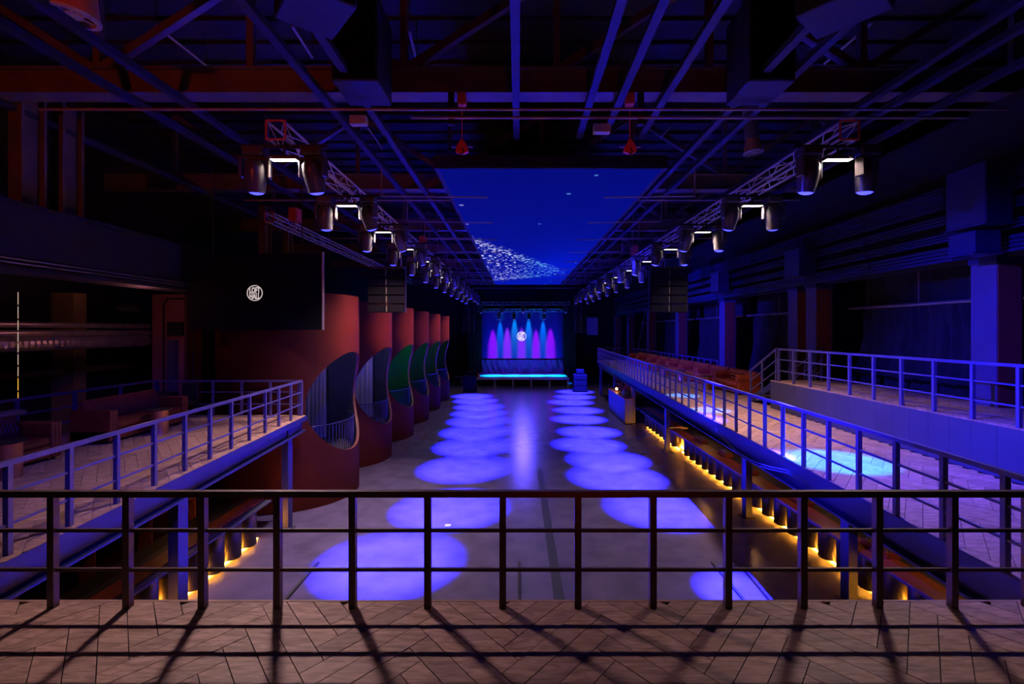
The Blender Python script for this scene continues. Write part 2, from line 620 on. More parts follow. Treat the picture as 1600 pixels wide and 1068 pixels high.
# stair from the platform down to the deck
st = thing('staircase', 'short steel staircase with slanted handrails at far end of raised platform', 'stairs', (9.0, 16.6, DZ))
for k in range(5):
    MB().box(8.3, 9.7, 15.85 + k * 0.3, 16.15 + k * 0.3, DZ + 0.9 - 0.18 * (k + 1) - 0.0, DZ + 0.94 - 0.18 * (k + 1)).build('tread', M['steel_blue'], st)
for X in (8.27, 9.73):
    MB().bar((X, 15.85, DZ + 0.72), (X, 17.35, DZ + 0.06), 0.04, 0.2).build('stringer', M['steel_blue'], st)
    MB().bar((X, 15.55, DZ + 1.95), (X, 17.35, DZ + 1.08), 0.05, 0.05).build('handrail', M['rail'], st)
    for q in (0.35, 0.7):
        MB().bar((X, 15.55, DZ + 1.95 - q), (X, 17.3, DZ + 1.1 - q), 0.025, 0.03).build('mid_rail', M['rail'], st)
    for yy, z0, z1 in ((15.6, DZ + 0.9, DZ + 1.95), (16.5, DZ + 0.42, DZ + 1.48), (17.3, DZ, DZ + 1.1)):
        MB().box(X - 0.025, X + 0.025, yy - 0.025, yy + 0.025, z0, z1).build('post', M['rail'], st)

# ------------------------------------------------------------------ posts under the balconies


def h_post(label, x, y, ztop):
    t = thing('support_post', label, 'post', (x, y, 0))
    m = MB().box(-0.09, 0.09, -0.13, -0.115, 0.02, ztop).box(-0.09, 0.09, 0.115, 0.13, 0.02, ztop).box(-0.012, 0.012, -0.115, 0.115, 0.02, ztop)
    m.box(-0.09, -0.075, -0.115, 0.115, 0.02, ztop)
    m.build('shaft', M['steel_blue'], t, local=True)
    MB().box(-0.16, 0.16, -0.2, 0.2, 0, 0.02).build('base_plate', M['black'], t, local=True)
    return t


for i, (x, y) in enumerate([(6.74, 9.92), (6.78, 14.43), (6.85, 22.4), (6.9, 29.2), (7.0, 35.3), (7.0, 41.3)]):
    h_post('blue lit steel post under right balcony, %s from the camera' % ORD[i], x, y, 2.86)
for i, (x, y) in enumerate([(-6.12, 8.75), (-6.42, 13.5)]):
    p = h_post('blue lit steel post under left balcony, %s' % ('near one before the bar' if i == 0 else 'far one beside the booth'), x, y, 2.86)
    p.rotation_euler = (0, 0, PI)

# ------------------------------------------------------------------ bars
tube_me = MB().lathe([(0.0, 0.085), (0.225, 0.085), (0.235, 0.10), (0.235, 0.97), (0.225, 0.985), (0, 0.985)], 20).mesh('front_tube', M['tube'], True)


def bar_counter(label, X, sgn, y0, y1, xf, gold):
    """sgn +1: right bar facing -X"""
    t = thing('bar_counter', label, 'bar counter', (X, (y0 + y1) / 2, 0))
    s = sgn
    xb = X + 0.42 * s
    MB().box(min(xb, xb + 0.05 * s), max(xb, xb + 0.05 * s), y0, y1, 0, 0.98).build('back_panel', M['brass'], t)
    for e in (X + 0.06 * s, X + 0.30 * s, X + 0.36 * s):
        MB().box(min(e, e + 0.03 * s), max(e, e + 0.03 * s), y0, y1, 0.005, 0.025).build('led_strip', M['led'], t, label='glowing amber strip of light at the foot')
    MB().box(min(xf, X + 0.5 * s), max(xf, X + 0.5 * s), y0, y1, 0.985, 1.03).build('counter_slab', M['counter_blue'], t)
    a, b = (xf - 0.0 * s, X - 0.02 * s) if gold else (X - 0.1 * s, X + 0.28 * s)
    MB().box(min(a, b), max(a, b), y0, y1, 1.03, 1.06).build('counter_top', M['counter'], t, label='terracotta counter top')
    MB().box(min(X + 0.47 * s, X + 1.1 * s), max(X + 0.47 * s, X + 1.1 * s), y0, y1, 0.0, 0.92).build('work_shelf', M['black'], t)
    k = int((y1 - y0) / 0.68)
    for i in range(k):
        inst('front_tube', tube_me, t, (0.05 * s, y0 + 0.34 + i * 0.68 - (y0 + y1) / 2, 0))
    return t


bar_counter('right bar with terracotta top, dark tubes and amber glow at its foot', 7.40, 1, 5.2, 22.2, 6.88, True)
bar_counter('far right bar section with dark top beyond the second post', 7.40, 1, 22.6, 28.4, 6.85, False)
bar_counter('left bar with dark tubes and amber glow beside the booths', -6.85, -1, 5.2, 12.9, -6.55, False)
bulb((7.9, 9.0, 2.3), 13, (1.0, 0.42, 0.12), 0.1)
bulb((7.9, 12.5, 2.3), 13, (1.0, 0.42, 0.12), 0.1)
bulb((7.9, 16.5, 2.3), 13, (1.0, 0.42, 0.12), 0.1)
bulb((7.9, 20.5, 2.3), 13, (1.0, 0.42, 0.12), 0.1)
bulb((-8.0, 11.5, 2.2), 9, (1.0, 0.42, 0.12), 0.1)
bulb((-8.0, 7.5, 2.2), 5, (1.0, 0.42, 0.12), 0.1)

# back bar shelving and bottles
for nm, X, y0, y1, lab, s in (('back_bar', 9.3, 6.0, 28.0, 'brown back bar shelf wall under the right balcony', 1), ('back_bar', -9.3, 5.5, 13.5, 'brown back bar shelf wall under the left balcony', -1)):
    t = thing(nm, lab, 'shelf', (X, (y0 + y1) / 2, 0))
    MB().box(min(X, X + 0.3 * s), max(X, X + 0.3 * s), y0, y1, 0, 2.6).build('back_wall_panel', M['rust'], t)
    for z in (0.9, 1.5, 1.95):
        a = X - 0.35 * s
        MB().box(min(a, X), max(a, X), y0, y1, z, z + 0.04).build('shelf_board', M['counter'], t)
    for k in range(6):
        yy = y0 + (y1 - y0) * k / 5
        a = X - 0.34 * s
        MB().box(min(a, X), max(a, X), yy - 0.02, yy + 0.02, 0, 2.3).build('upright', M['counter'], t)


def bottle_mesh(r, h):
    return MB().lathe([(0, 0), (r, 0), (r, h * 0.6), (r * 0.35, h * 0.75), (r * 0.35, h), (0, h)], 10)


bm_ = [bottle_mesh(0.04, 0.30).mesh('bottle', M['glass_green'], True), bottle_mesh(0.045, 0.28).mesh('bottle', M['glass_amber'], True), bottle_mesh(0.04, 0.26).mesh('bottle', M['glass_clear'], True)]
names = ['green', 'amber', 'clear']
for side, X, y0, nb in ((1, 9.12, 8.3, 14), (-1, -9.12, 6.2, 8)):
    for i in range(nb):
        k = (i * 7 + 3) % 3
        z, sh = ((1.54, 'middle'), (0.94, 'lower'))[i % 2]
        o = inst('bottle', bm_[k], None, (X, y0 + i * 0.83, z))
        sd_ = 'right' if side > 0 else 'left'
        tag(o, '%s glass bottle on %s shelf of %s back bar, %s from the camera end' % (names[k], sh, sd_, ORD[i // 2]), 'bottle', 'bottles on the %s back bar' % sd_)
# glass racks and trays standing on the bar tops
glass_me = MB().lathe([(0.025, 0.02), (0.032, 0.15), (0.03, 0.15), (0.022, 0.025)], 8).mesh('glass', M['glass_clear'], True)
rk = [(7.3, 9.8, 0.34), (7.35, 12.6, 0.3), (7.3, 15.4, 0.36), (7.4, 17.4, 0.3), (7.35, 19.6, 0.4)]
for i, (x, y, s) in enumerate(rk):
    t = thing('bottle_crate', 'terracotta bar crate of glasses on right bar, %s from the camera' % ORD[i], 'crate', (x, y, 1.06))
    MB().box(-0.14, 0.14, -s, s, 0, 0.02).box(-0.14, -0.12, -s, s, 0.02, 0.12).box(0.12, 0.14, -s, s, 0.02, 0.12).box(-0.12, 0.12, -s, -s + 0.02, 0.02, 0.12).box(-0.12, 0.12, s - 0.02, s, 0.02, 0.12).build('tray', M['counter'], t, local=True)
    for a in range(3):
        for b in range(5):
            inst('glass', glass_me, t, (-0.08 + a * 0.08, -s + 0.08 + b * (2 * s - 0.16) / 4, 0))
t = thing('serving_tray', 'red oval tray on the left bar top near its far end', 'tray', (-7.0, 11.0, 1.06))
MB().lathe([(0, 0), (0.18, 0), (0.22, 0.03), (0.2, 0.03), (0.17, 0.012), (0, 0.012)], 20, sy=1.3).build('tray_dish', M['counter'], t, local=True, smooth=True)

# reception counter far right and its lamp
t = thing('service_counter', 'tall slate blue counter block under the far right balcony', 'counter', (6.8, 31.4, 0))
MB().box(6.3, 6.76, 28.8, 34.0, 0.08, 1.45).build('counter_body', M['counter_blue'], t)
MB().box(6.26, 6.8, 28.76, 34.04, 1.45, 1.5).build('counter_top', M['counter'], t)
MB().box(6.36, 6.72, 28.86, 33.94, 0, 0.08).build('plinth', M['black'], t)
t = thing('candle_lamp', 'small glowing candle lamp on the slate blue counter', 'lamp', (6.5, 32.2, 1.5))
MB().lathe([(0, 0), (0.06, 0), (0.06, 0.02), (0.02, 0.03), (0.02, 0.1), (0, 0.1)], 10).build('lamp_base', M['brass'], t, local=True)
MB().lathe([(0, 0.1), (0.08, 0.12), (0.09, 0.2), (0.05, 0.26), (0, 0.27)], 12).build('lamp_shade', M['warmled'], t, local=True)
t = thing('flower_vase', 'vase of dark red flowers on the slate blue counter', 'vase', (6.55, 30.2, 1.5))
MB().lathe([(0, 0), (0.1, 0), (0.14, 0.15), (0.07, 0.3), (0.09, 0.35)], 12).build('vase_body', M['glass_clear'], t, local=True)
fl = MB()
for k in range(26):
    a = random.uniform(0, 2 * PI)
    r = random.uniform(0.05, 0.4)
    fl.lathe([(0, -0.06), (0.05, 0), (0.03, 0.05), (0, 0.06)], 6, (r * math.cos(a), r * math.sin(a) * 1.6, random.uniform(0.4, 0.75)))
fl.build('flowers', M['leather'], t, local=True)

# ------------------------------------------------------------------ round booths


def booth(i, yc):
    cx, R = -7.83, 2.23
    lab = ORD[i]
    t = thing('booth', 'rust red cylindrical booth with a round opening, %s from the camera' % lab, 'booth', (cx, yc, 0))
    th0, rh, zc = math.radians(-8), 1.63, 3.17
    H = 6.7
    NT, NZ = 180, 110

    def inside(th, z):
        d = (th - th0 + PI) % (2 * PI) - PI
        if abs(d) > PI / 2:
            return False
        return (R * math.sin(d)) ** 2 + (z - zc) ** 2 < rh * rh
    # wall shell: grid columns whose z range follows the round hole exactly
    v = MB()
    v2 = MB()
    e = MB()
    r2 = R - 0.09
    ths = [2 * PI * k / NT for k in range(NT)]
    lim = math.asin(rh / R)
    ths = [t_ for t_ in ths if abs(abs((t_ - th0 + PI) % (2 * PI) - PI) - lim) > 0.012] + [th0 - lim, th0 + lim]
    ths = sorted(t_ % (2 * PI) for t_ in ths)

    def span(th):
        d = (th - th0 + PI) % (2 * PI) - PI
        if abs(d) > lim + 1e-6:
            return None
        h = math.sqrt(max(0, rh * rh - (R * math.sin(d)) ** 2))
        return zc - h, zc + h
    P = lambda th, z, r: (cx + r * math.cos(th), yc + r * math.sin(th), z)
    for k in range(len(ths)):
        a, b = ths[k], ths[(k + 1) % len(ths)]
        sa, sb = span(a), span(b)
        if sa is None or sb is None:
            for (m, r) in ((v, R), (v2, r2)):
                m.add([P(a, 0, r), P(b, 0, r), P(b, H, r), P(a, H, r)], [(0, 1, 2, 3)])
        else:
            for (m, r) in ((v, R), (v2, r2)):
                m.add([P(a, 0, r), P(b, 0, r), P(b, sb[0], r), P(a, sa[0], r)], [(0, 1, 2, 3)])
                m.add([P(a, sa[1], r), P(b, sb[1], r), P(b, H, r), P(a, H, r)], [(0, 1, 2, 3)])
            for q in (0, 1):
                e.add([P(a, sa[q], R), P(b, sb[q], R), P(b, sb[q], r2), P(a, sa[q], r2)], [(0, 1, 2, 3)])
        v.add([P(a, H, R), P(b, H, R), P(b, H, r2), P(a, H, r2)], [(0, 1, 2, 3)])
    o = v.build('outer_wall', M['rust'], t)
    import bmesh
    for ob in (o,):
        bm = bmesh.new()
        bm.from_mesh(ob.data)
        bmesh.ops.remove_doubles(bm, verts=bm.verts, dist=0.0005)
        for f in bm.faces:
            f.smooth = True
        bm.to_mesh(ob.data)
        bm.free()
        ob.data.set_sharp_from_angle(angle=math.radians(40))
    v2.build('inner_wall', M['booth_inner'], t)
    e.build('opening_edge', M['rust_edge'], t)
    MB().lathe([(0, 1.3), (r2 - 0.01, 1.3), (r2 - 0.01, 1.4), (0, 1.4)], 40, (cx, yc, 0)).build('booth_floor', M['slab'], t)
    MB().lathe([(0, 5.6), (r2 - 0.01, 5.6), (r2 - 0.01, 5.7), (0, 5.7)], 40, (cx, yc, 0)).build('booth_ceiling', M['black'], t)
    # pale curtain hung inside
    a0, a1 = [math.radians(q) for q in ((77, 108), (62, 110), (92, 112), (84, 100), (70, 104), (80, 100))[i]]

    def cur(u, w_):
        th = a0 + (a1 - a0) * u
        r = r2 - 0.16 + 0.10 * math.sin(u * 38) + 0.035 * math.sin(u * 83)
        return (cx + r * math.cos(th), yc + r * math.sin(th), 1.42 + w_ * 4.1)
    MB().sheet(cur, 170, 1).build('curtain', M['curtain'], t, smooth=True)
    # balustrade behind the opening
    arc = [math.radians(-60 + 4 * k) for k in range(28)]
    rr = r2 - 0.1
    MB().path([(cx + rr * math.cos(a), yc + rr * math.sin(a), 2.5) for a in arc], 0.02, 6).build('booth_rail', M['steel_blue'], t)
    bal = MB().tube((0, 0, 1.4), (0, 0, 2.5), 0.012, 5).mesh('baluster', M['steel_blue'])
    for a in arc:
        inst('baluster', bal, t, (rr * math.cos(a), rr * math.sin(a), 0))
    tb = MB().lathe([(0, 1.4), (0.25, 1.4), (0.25, 1.42), (0.04, 1.45), (0.04, 2.1), (0.4, 2.12), (0.4, 2.15), (0, 2.15)], 16, (cx + 0.1, yc + 0.2, 0))
    tb.build('table', M['black'], t)
    return t


byc = [16.76 + 4.5 * k for k in range(6)]
bcol = [((0.3, 0.25, 1.0), 75), ((0.32, 0.28, 1.0), 90), ((0.03, 1.0, 0.42), 90), ((0.05, 0.8, 0.6), 60), ((0.15, 0.9, 0.4), 50), ((0.1, 0.8, 0.5), 26)]  # blue bulbs of the first two booths are added to brighten the curtains
for i, yc in enumerate(byc):
    booth(i, yc)
    bulb((-7.6, yc - 0.5, 4.9), bcol[i][1], bcol[i][0], 0.1)

# ------------------------------------------------------------------ ceiling steel
BY = [10.2 + 6.8 * k for k in range(7)]
for i, y in enumerate(BY):
    t = thing('roof_truss', 'painted roof truss across the hall, %s from the camera' % ORD[i], 'roof truss', (0, y, 10.4))
    x0, x1 = -14.4, 14.4
    m = MB().box(x0, x1, y - 0.215, y + 0.215, 10.4, 10.44).box(x0, x1, y - 0.215, y + 0.215, 10.9, 10.94).box(x0, x1, y - 0.12, y + 0.12, 10.44, 10.9)
    m.build('bottom_chord', M['beam'], t)
    MB().box(x0, x1, y - 0.12, y + 0.12, 13.0, 13.26).build('top_chord', M['girder'], t)
    for k in range(-4, 5):
        xx = 0.8 + k * 3.2
        MB().bar((xx, y, 10.94), (xx, y, 13.0), 0.14, 0.14).build('vertical', M['beam'], t)
        if k < 4:
            a, b = (10.94, 13.0) if k < 0 else (13.0, 10.94)
            if (k % 2) == 0:
                a, b = b, a
            MB().bar((xx, y, a), (xx + 3.2, y, b), 0.16, 0.16).build('diagonal', M['beam'], t)
# long channels under the roof steel
chx = [-10.9, -8.05, -7.0, -4.0, -3.2, -0.05, 1.49, 2.1, 3.0, 4.55, 5.15, 7.3, 7.95, 9.0, 10.6]
side = 'left of the ceiling screen|above the ceiling screen|right of the ceiling screen'.split('|')
for i, x in enumerate(chx):
    o = MB().box(x - 0.075, x + 0.075, 0.5, 50 if abs(x - 0.8) > 2.7 else 12.0, 10.24, 10.36).build('cable_channel', M['channel'])
    sd = side[0] if x < -2.2 else (side[1] if x < 3.6 else side[2])
    k = [c for c in chx if (side[0] if c < -2.2 else (side[1] if c < 3.6 else side[2])) == sd].index(x)
    tag(o, 'blue lit ceiling channel %s, %s from the left' % (sd, ORD[k]), 'cable channel')
# sprinkler pipes across the near truss
for i, (y, z, x0, x1) in enumerate([(9.75, 9.94, -9.6, 9.8), (9.95, 9.86, -2.2, 9.2)]):
    o = MB().tube((x0, y, z), (x1, y, z), 0.028, 8).build('sprinkler_pipe', M['pipe'], smooth=True)
    tag(o, '%s pipe running across under the nearest roof truss' % ('long red lit' if i == 0 else 'shorter lower red lit'), 'pipe')
for k, y in enumerate(BY[1:]):
    o = MB().tube((-9.4, y - 0.4, 9.96), (9.6, y - 0.4, 9.96), 0.03, 6).build('sprinkler_pipe', M['pipe'])
    tag(o, 'thin pipe crossing below roof truss, %s truss from the camera' % ORD[k + 1], 'pipe')
for k in range(9):
    y = 14.2 + 3.3 * k
    for s in (-1, 1):
        xa = -4.0 if s < 0 else 5.15
        xb = 0.8 + s * 1.7
        o = MB().path([(xa, y, 10.24), (xa, y, 9.44), (xb, y, 9.40)], 0.022, 6).build('conduit', M['pipe'])
        tag(o, 'thin bent conduit reaching under the ceiling screen from the %s, %s from the camera' % ('left' if s < 0 else 'right', ORD[k]), 'conduit')
# fan coil boxes hung high
for i, (x, y, rz) in enumerate([(-3.02, 9.45, 0), (4.68, 9.45, 0), (-2.95, 7.05, 0.7), (4.72, 7.05, 0.7)]):
    t = thing('flown_speaker', 'large black box hung from the roof, %s one %s' % ('left' if x < 0 else 'right', 'before the nearest truss' if i < 2 else 'turned aslant at the top edge'), 'speaker', (x, y, 10.1), rz)
    MB().cbox(-0.43, 0.43, -0.5, 0.5, 0.0, 1.6, 0.02).build('cabinet', M['channel'], t, local=True)
    MB().box(-0.38, 0.38, -0.52, -0.5, 0.05, 1.55).build('front_grille', M['grille'], t, local=True)
    MB().tube((-0.3, 0, 1.6), (-0.3, 0, 3.1), 0.015, 6).tube((0.3, 0, 1.6), (0.3, 0, 3.1), 0.015, 6).build('hanging_rods', M['black'], t, local=True)
# jet nozzles
for i, (x, y, z, s) in enumerate([(-6.86, 7.5, 10.35, 0.34), (7.25, 15.0, 11.0, 0.29)]):
    t = thing('air_nozzle', 'round %s air nozzle with pale ring and orange neck' % ('large left' if i == 0 else 'smaller right'), 'air vent', (x, y, z))
    MB().lathe([(s * 0.8, -0.02), (s, -0.02), (s * 1.02, 0.02), (s * 0.8, 0.05)], 24).build('face_ring', M['white'], t, local=True, smooth=True)
    MB().lathe([(0, 0.0), (s * 0.35, 0.0), (s * 0.35, 0.04), (0, 0.04)], 16).build('hub', M['white'], t, local=True)
    for k in range(6):
        a = k * PI / 3
        MB().bar((s * 0.3 * math.cos(a), s * 0.3 * math.sin(a), 0.02), (s * 0.84 * math.cos(a), s * 0.84 * math.sin(a), 0.02), 0.03, 0.02).build('vane', M['white'], t, local=True)
    MB().lathe([(s * 0.96, 0.03), (s * 0.8, 0.25), (s * 0.7, 0.4)], 24).build('neck', M['orangeduct'], t, local=True, smooth=True)
    MB().lathe([(s * 0.72, 0.4), (s * 0.72, 1.9)], 20).build('duct', M['duct'], t, local=True, smooth=True)
    t.rotation_euler = (0, math.radians(9 if i == 0 else -6), 0)
# hook blocks
for i, x in enumerate([(722 - 810) / F * 10.0, (984 - 810) / F * 10.0]):
    t = thing('hook_block', 'red hook block hanging below the nearest truss, %s one' % ('left' if i == 0 else 'right'), 'hoist', (x, 10.0, 9.18))
    MB().tube((0, 0, 0.2), (0, 0, 1.25), 0.012, 6).build('chain', M['redbox'], t, local=True)
    pr = [(-0.13, 0.0), (-0.04, -0.04), (0.04, -0.04), (0.13, 0.0), (0.12, 0.08), (0.05, 0.2), (0.0, 0.26), (-0.05, 0.2), (-0.12, 0.08)]
    mb = MB()
    n = len(pr)
    mb.add([(a, -0.05, b) for a, b in pr] + [(a, 0.05, b) for a, b in pr], [tuple(range(n)), tuple(range(2 * n - 1, n - 1, -1))] + [(k, n + k, n + (k + 1) % n, (k + 1) % n) for k in range(n)])
    mb.build('block', M['redpaint'], t, local=True)
    MB().path([(0, -0.06, 0.06), (0.04, -0.06, 0.0), (0.02, -0.06, -0.06), (-0.04, -0.06, -0.05)], 0.014, 6).build('hook', M['black'], t, local=True)
    MB().box(-0.22, 0.22, -0.01, 0.01, 0.09, 0.11).build('cross_pin', M['alu'], t, local=True)
    MB().cbox(-0.09, 0.09, -0.09, 0.09, 0.95, 1.2, 0.02).build('beam_trolley', M['redbox'], t, local=True)
    MB().box(0.16 if i else -0.28, 0.28 if i else -0.16, -0.06, 0.06, 0.55, 1.2).build('chain_bag', M['black'], t, local=True)
for i, (x, y, z) in enumerate([(-3.2, 9.75, 9.71), (1.7, 9.95, 9.63)]):
    t = thing('junction_box', 'small pale box hung under the near pipes, %s' % ('left of the hooks' if i == 0 else 'between the hooks'), 'junction box', (x, y, z))
    MB().cbox(-0.17, 0.17, -0.08, 0.08, -0.09, 0.09, 0.015).build('box_body', M['white'], t, local=True)
    MB().box(-0.005, 0.005, -0.01, 0.01, 0.09, 0.25).build('hanger', M['black'], t, local=True)

# ------------------------------------------------------------------ ceiling screen


def cscreen():
    t = thing('ceiling_screen', 'long blue LED screen with glittering water picture under the roof', 'screen', (0.8, 27, 9.5))
    x0, x1, y0, y1 = 0.8 - 2.77, 0.8 + 2.77, 12.06, 42.0
    MB().box(x0 - 0.12, x1 + 0.12, y0 - 0.05, y1 + 0.05, 9.52, 9.84).build('screen_frame', M['black'], t)
    me = D.meshes.new('display')
    NU, NV = 60, 200
    vs = []
    cols = []
    for i in range(NU + 1):
        for j in range(NV + 1):
            u, v = i / NU, j / NV
            vs.append((x0 + (x1 - x0) * u - 0.8, y0 + (y1 - y0) * v - 27, 0.0))
            # wave band: wedge that opens to the left
            d = y0 + (y1 - y0) * v
            top = 20.2 + u * 12.5          # near limit of the sparkle
            bot = 39.5 - u * 4.5           # far limit
            mask = max(0.0, min(1.0, (d - top) / 1.8)) * max(0.0, min(1.0, (bot - d) / 1.6)) * max(0, min(1, (0.97 - u) / 0.15))
            crest = math.exp(-((d - top - 1.4) / 1.1) ** 2) * max(0, min(1, (0.9 - u) / 0.3)) + math.exp(-((d - bot + 1.4) / 1.0) ** 2) * max(0, min(1, (0.7 - u) / 0.2)) * 0.7
            glow = 0.5 + 0.9 * v + 0.8 * math.exp(-((u - 0.8) / 0.3) ** 2 - ((v - 0.62) / 0.22) ** 2)
            cols.append((mask, min(1, crest), glow / 2.5, 1))
    fs = [(i * (NV + 1) + j, i * (NV + 1) + j + 1, (i + 1) * (NV + 1) + j + 1, (i + 1) * (NV + 1) + j) for i in range(NU) for j in range(NV)]
    me.from_pydata(vs, [], fs)
    at = me.color_attributes.new('picture', 'FLOAT_COLOR', 'POINT')
    for k, c in enumerate(cols):
        at.data[k].color = c
    m, n, l, b = nt('ceiling_display')
    b.inputs['Base Color'].default_value = (0.002, 0.002, 0.004, 1)
    b.inputs['Roughness'].default_value = 0.9
    b.inputs['Specular IOR Level'].default_value = 0.05
    a = n.new('ShaderNodeVertexColor')
    a.layer_name = 'picture'
    sp = n.new('ShaderNodeSeparateColor')
    l.new(a.outputs['Color'], sp.inputs[0])
    tc = n.new('ShaderNodeTexCoord')
    vo = n.new('ShaderNodeTexNoise')
    vo.inputs['Scale'].default_value = 4.2
    vo.inputs['Detail'].default_value = 2.5
    vo.inputs['Roughness'].default_value = 0.7
    mp = n.new('ShaderNodeMapping')
    mp.inputs['Scale'].default_value = (1.0, 0.55, 1)
    l.new(tc.outputs['Object'], mp.inputs[0])
    l.new(mp.outputs[0], vo.inputs['Vector'])
    # threshold noise by mask and crest
    th = n.new('ShaderNodeMath')
    th.operation = 'MULTIPLY_ADD'
    th.inputs[1].default_value = 0.07
    th.inputs[2].default_value = -0.555
    l.new(sp.outputs[1], th.inputs[0])
    ad = n.new('ShaderNodeMath')
    ad.operation = 'ADD'
    l.new(vo.outputs['Fac'], ad.inputs[0])
    l.new(th.outputs[0], ad.inputs[1])
    mu = n.new('ShaderNodeMath')
    mu.operation = 'MULTIPLY'
    mu.inputs[1].default_value = 11.0
    mu.use_clamp = True
    l.new(ad.outputs[0], mu.inputs[0])
    m2 = n.new('ShaderNodeMath')
    m2.operation = 'MULTIPLY'
    l.new(mu.outputs[0], m2.inputs[0])
    l.new(sp.outputs[0], m2.inputs[1])
    # sparse stars
    v2 = n.new('ShaderNodeTexVoronoi')
    v2.inputs['Scale'].default_value = 0.75
    l.new(tc.outputs['Object'], v2.inputs['Vector'])
    lt = n.new('ShaderNodeMath')
    lt.operation = 'LESS_THAN'
    lt.inputs[1].default_value = 0.06
    l.new(v2.outputs['Distance'], lt.inputs[0])
    mx0 = n.new('ShaderNodeMath')
    mx0.operation = 'MAXIMUM'
    l.new(m2.outputs[0], mx0.inputs[0])
    st_ = n.new('ShaderNodeMath')
    st_.operation = 'MULTIPLY'
    st_.inputs[1].default_value = 0.35
    l.new(lt.outputs[0], st_.inputs[0])
    l.new(st_.outputs[0], mx0.inputs[1])
    base = n.new('ShaderNodeMix')
    base.data_type = 'RGBA'
    base.inputs['A'].default_value = (0.0002, 0.0006, 0.045, 1)
    base.inputs['B'].default_value = (0.001, 0.012, 0.75, 1)
    l.new(sp.outputs[2], base.inputs['Factor'])
    mix = n.new('ShaderNodeMix')
    mix.data_type = 'RGBA'
    hue = n.new('ShaderNodeMapRange')
    sx_ = n.new('ShaderNodeSeparateXYZ')
    l.new(tc.outputs['Object'], sx_.inputs[0])
    l.new(sx_.outputs[0], hue.inputs[0])
    hue.inputs['From Min'].default_value = -1.6
    hue.inputs['From Max'].default_value = 0.2
    tint = n.new('ShaderNodeMix')
    tint.data_type = 'RGBA'
    tint.inputs['A'].default_value = (0.62, 0.62, 1.0, 1)
    tint.inputs['B'].default_value = (0.16, 0.50, 1.0, 1)
    l.new(hue.outputs[0], tint.inputs['Factor'])
    l.new(tint.outputs['Result'], mix.inputs['B'])
    l.new(mx0.outputs[0], mix.inputs['Factor'])
    l.new(base.outputs['Result'], mix.inputs['A'])
    l.new(mix.outputs['Result'], b.inputs['Emission Color'])
    b.inputs['Emission Strength'].default_value = 1.0
    me.materials.append(m)
    o = D.objects.new('display', me)
    o.parent = t
    o.location = (0, 0, 0.01)
    COL.objects.link(o)


cscreen()

# ------------------------------------------------------------------ lighting trusses


def truss(label, X, Z, y0, y1, s=0.145, step=0.5):
    t = thing('lighting_truss', label, 'lighting truss', (X, (y0 + y1) / 2, Z))
    for a in (-1, 1):
        for b in (-1, 1):
            MB().tube((X + a * s, y0, Z + b * s), (X + a * s, y1, Z + b * s), 0.025, 6).build('chord', M['alu'], t)
    fr = MB()
    for a, b, c, d in ((-1, -1, 1, -1), (1, -1, 1, 1), (1, 1, -1, 1), (-1, 1, -1, -1)):
        fr.bar((X + a * s * 1.15, y0, Z + b * s * 1.15), (X + c * s * 1.15, y0, Z + d * s * 1.15), 0.03, 0.03)
    fr.build('end_frame', M['redbox'], t)
    lc = MB()
    n = int((y1 - y0) / step)
    for k in range(n):
        a, b = y0 + k * step, y0 + (k + 1) * step
        q = 1 if k % 2 else -1
        for e in (-1, 1):
            lc.tube((X + e * s, a, Z - q * s), (X + e * s, b, Z + q * s), 0.011, 4, caps=False)
            lc.tube((X - q * s, a, Z + e * s), (X + q * s, b, Z + e * s), 0.011, 4, caps=False)
    lc.build('lacing', M['alu'], t, kind='stuff')
    return t


TLX, TRX, TZ = -4.3, 5.87, 9.06
truss('left lighting truss running the length of the hall', TLX, TZ, 8.62, 47)
truss('right lighting truss running the length of the hall', TRX, TZ, 8.62, 47)
truss('outer left lighting truss over the booths', -8.96, 9.6, 17.5, 40)
for i, (x, y, z) in enumerate([(-8.2, 17.9, 9.75), (TLX - 0.1, 22.5, 9.62), (TRX + 0.1, 25.0, 9.62)]):
    t = thing('chain_hoist', 'red chain hoist above the %s truss' % ['outer left', 'left', 'right'][i], 'hoist', (x, y, z))
    MB().cbox(-0.16, 0.16, -0.25, 0.25, -0.25, 0.25, 0.03).build('motor_case', M['redbox'], t, local=True)
    MB().tube((0, 0, 0.25), (0, 0, 3.5 - (z - 9.75)), 0.015, 6).build('chain', M['black'], t, local=True)
    MB().tube((0, 0, -0.6), (0, 0, -0.25), 0.03, 6).build('hook_rod', M['alu'], t, local=True)

# moving heads
base_me = MB().cbox(-0.19, 0.19, -0.15, 0.15, -0.17, 0.0, 0.03).mesh('base', M['plastic'])
ym = MB().cbox(-0.23, 0.23, -0.07, 0.07, -0.23, -0.17, 0.02)
for s in (-1, 1):
    ym.cbox(s * 0.235 - 0.03, s * 0.235 + 0.03, -0.085, 0.085, -0.56, -0.18, 0.02)
yoke_me = ym.mesh('yoke', M['plastic'])
head_me = MB().lathe([(0, 0.22), (0.12, 0.21), (0.175, 0.13), (0.19, 0.0), (0.18, -0.16), (0.155, -0.3), (0.15, -0.36), (0.135, -0.365), (0.13, -0.33), (0, -0.33)], 20, sy=0.9).mesh('head', M['plastic'], True)
lens_me = MB().lathe([(0, -0.405), (0.05, -0.40), (0.10, -0.385), (0.132, -0.36), (0.128, -0.335), (0, -0.335)], 16).mesh('lens', M['lens'])
lens_off_me = MB().lathe([(0, -0.405), (0.05, -0.40), (0.10, -0.385), (0.132, -0.36), (0.128, -0.335), (0, -0.335)], 16).mesh('lens', M['lens_off'])


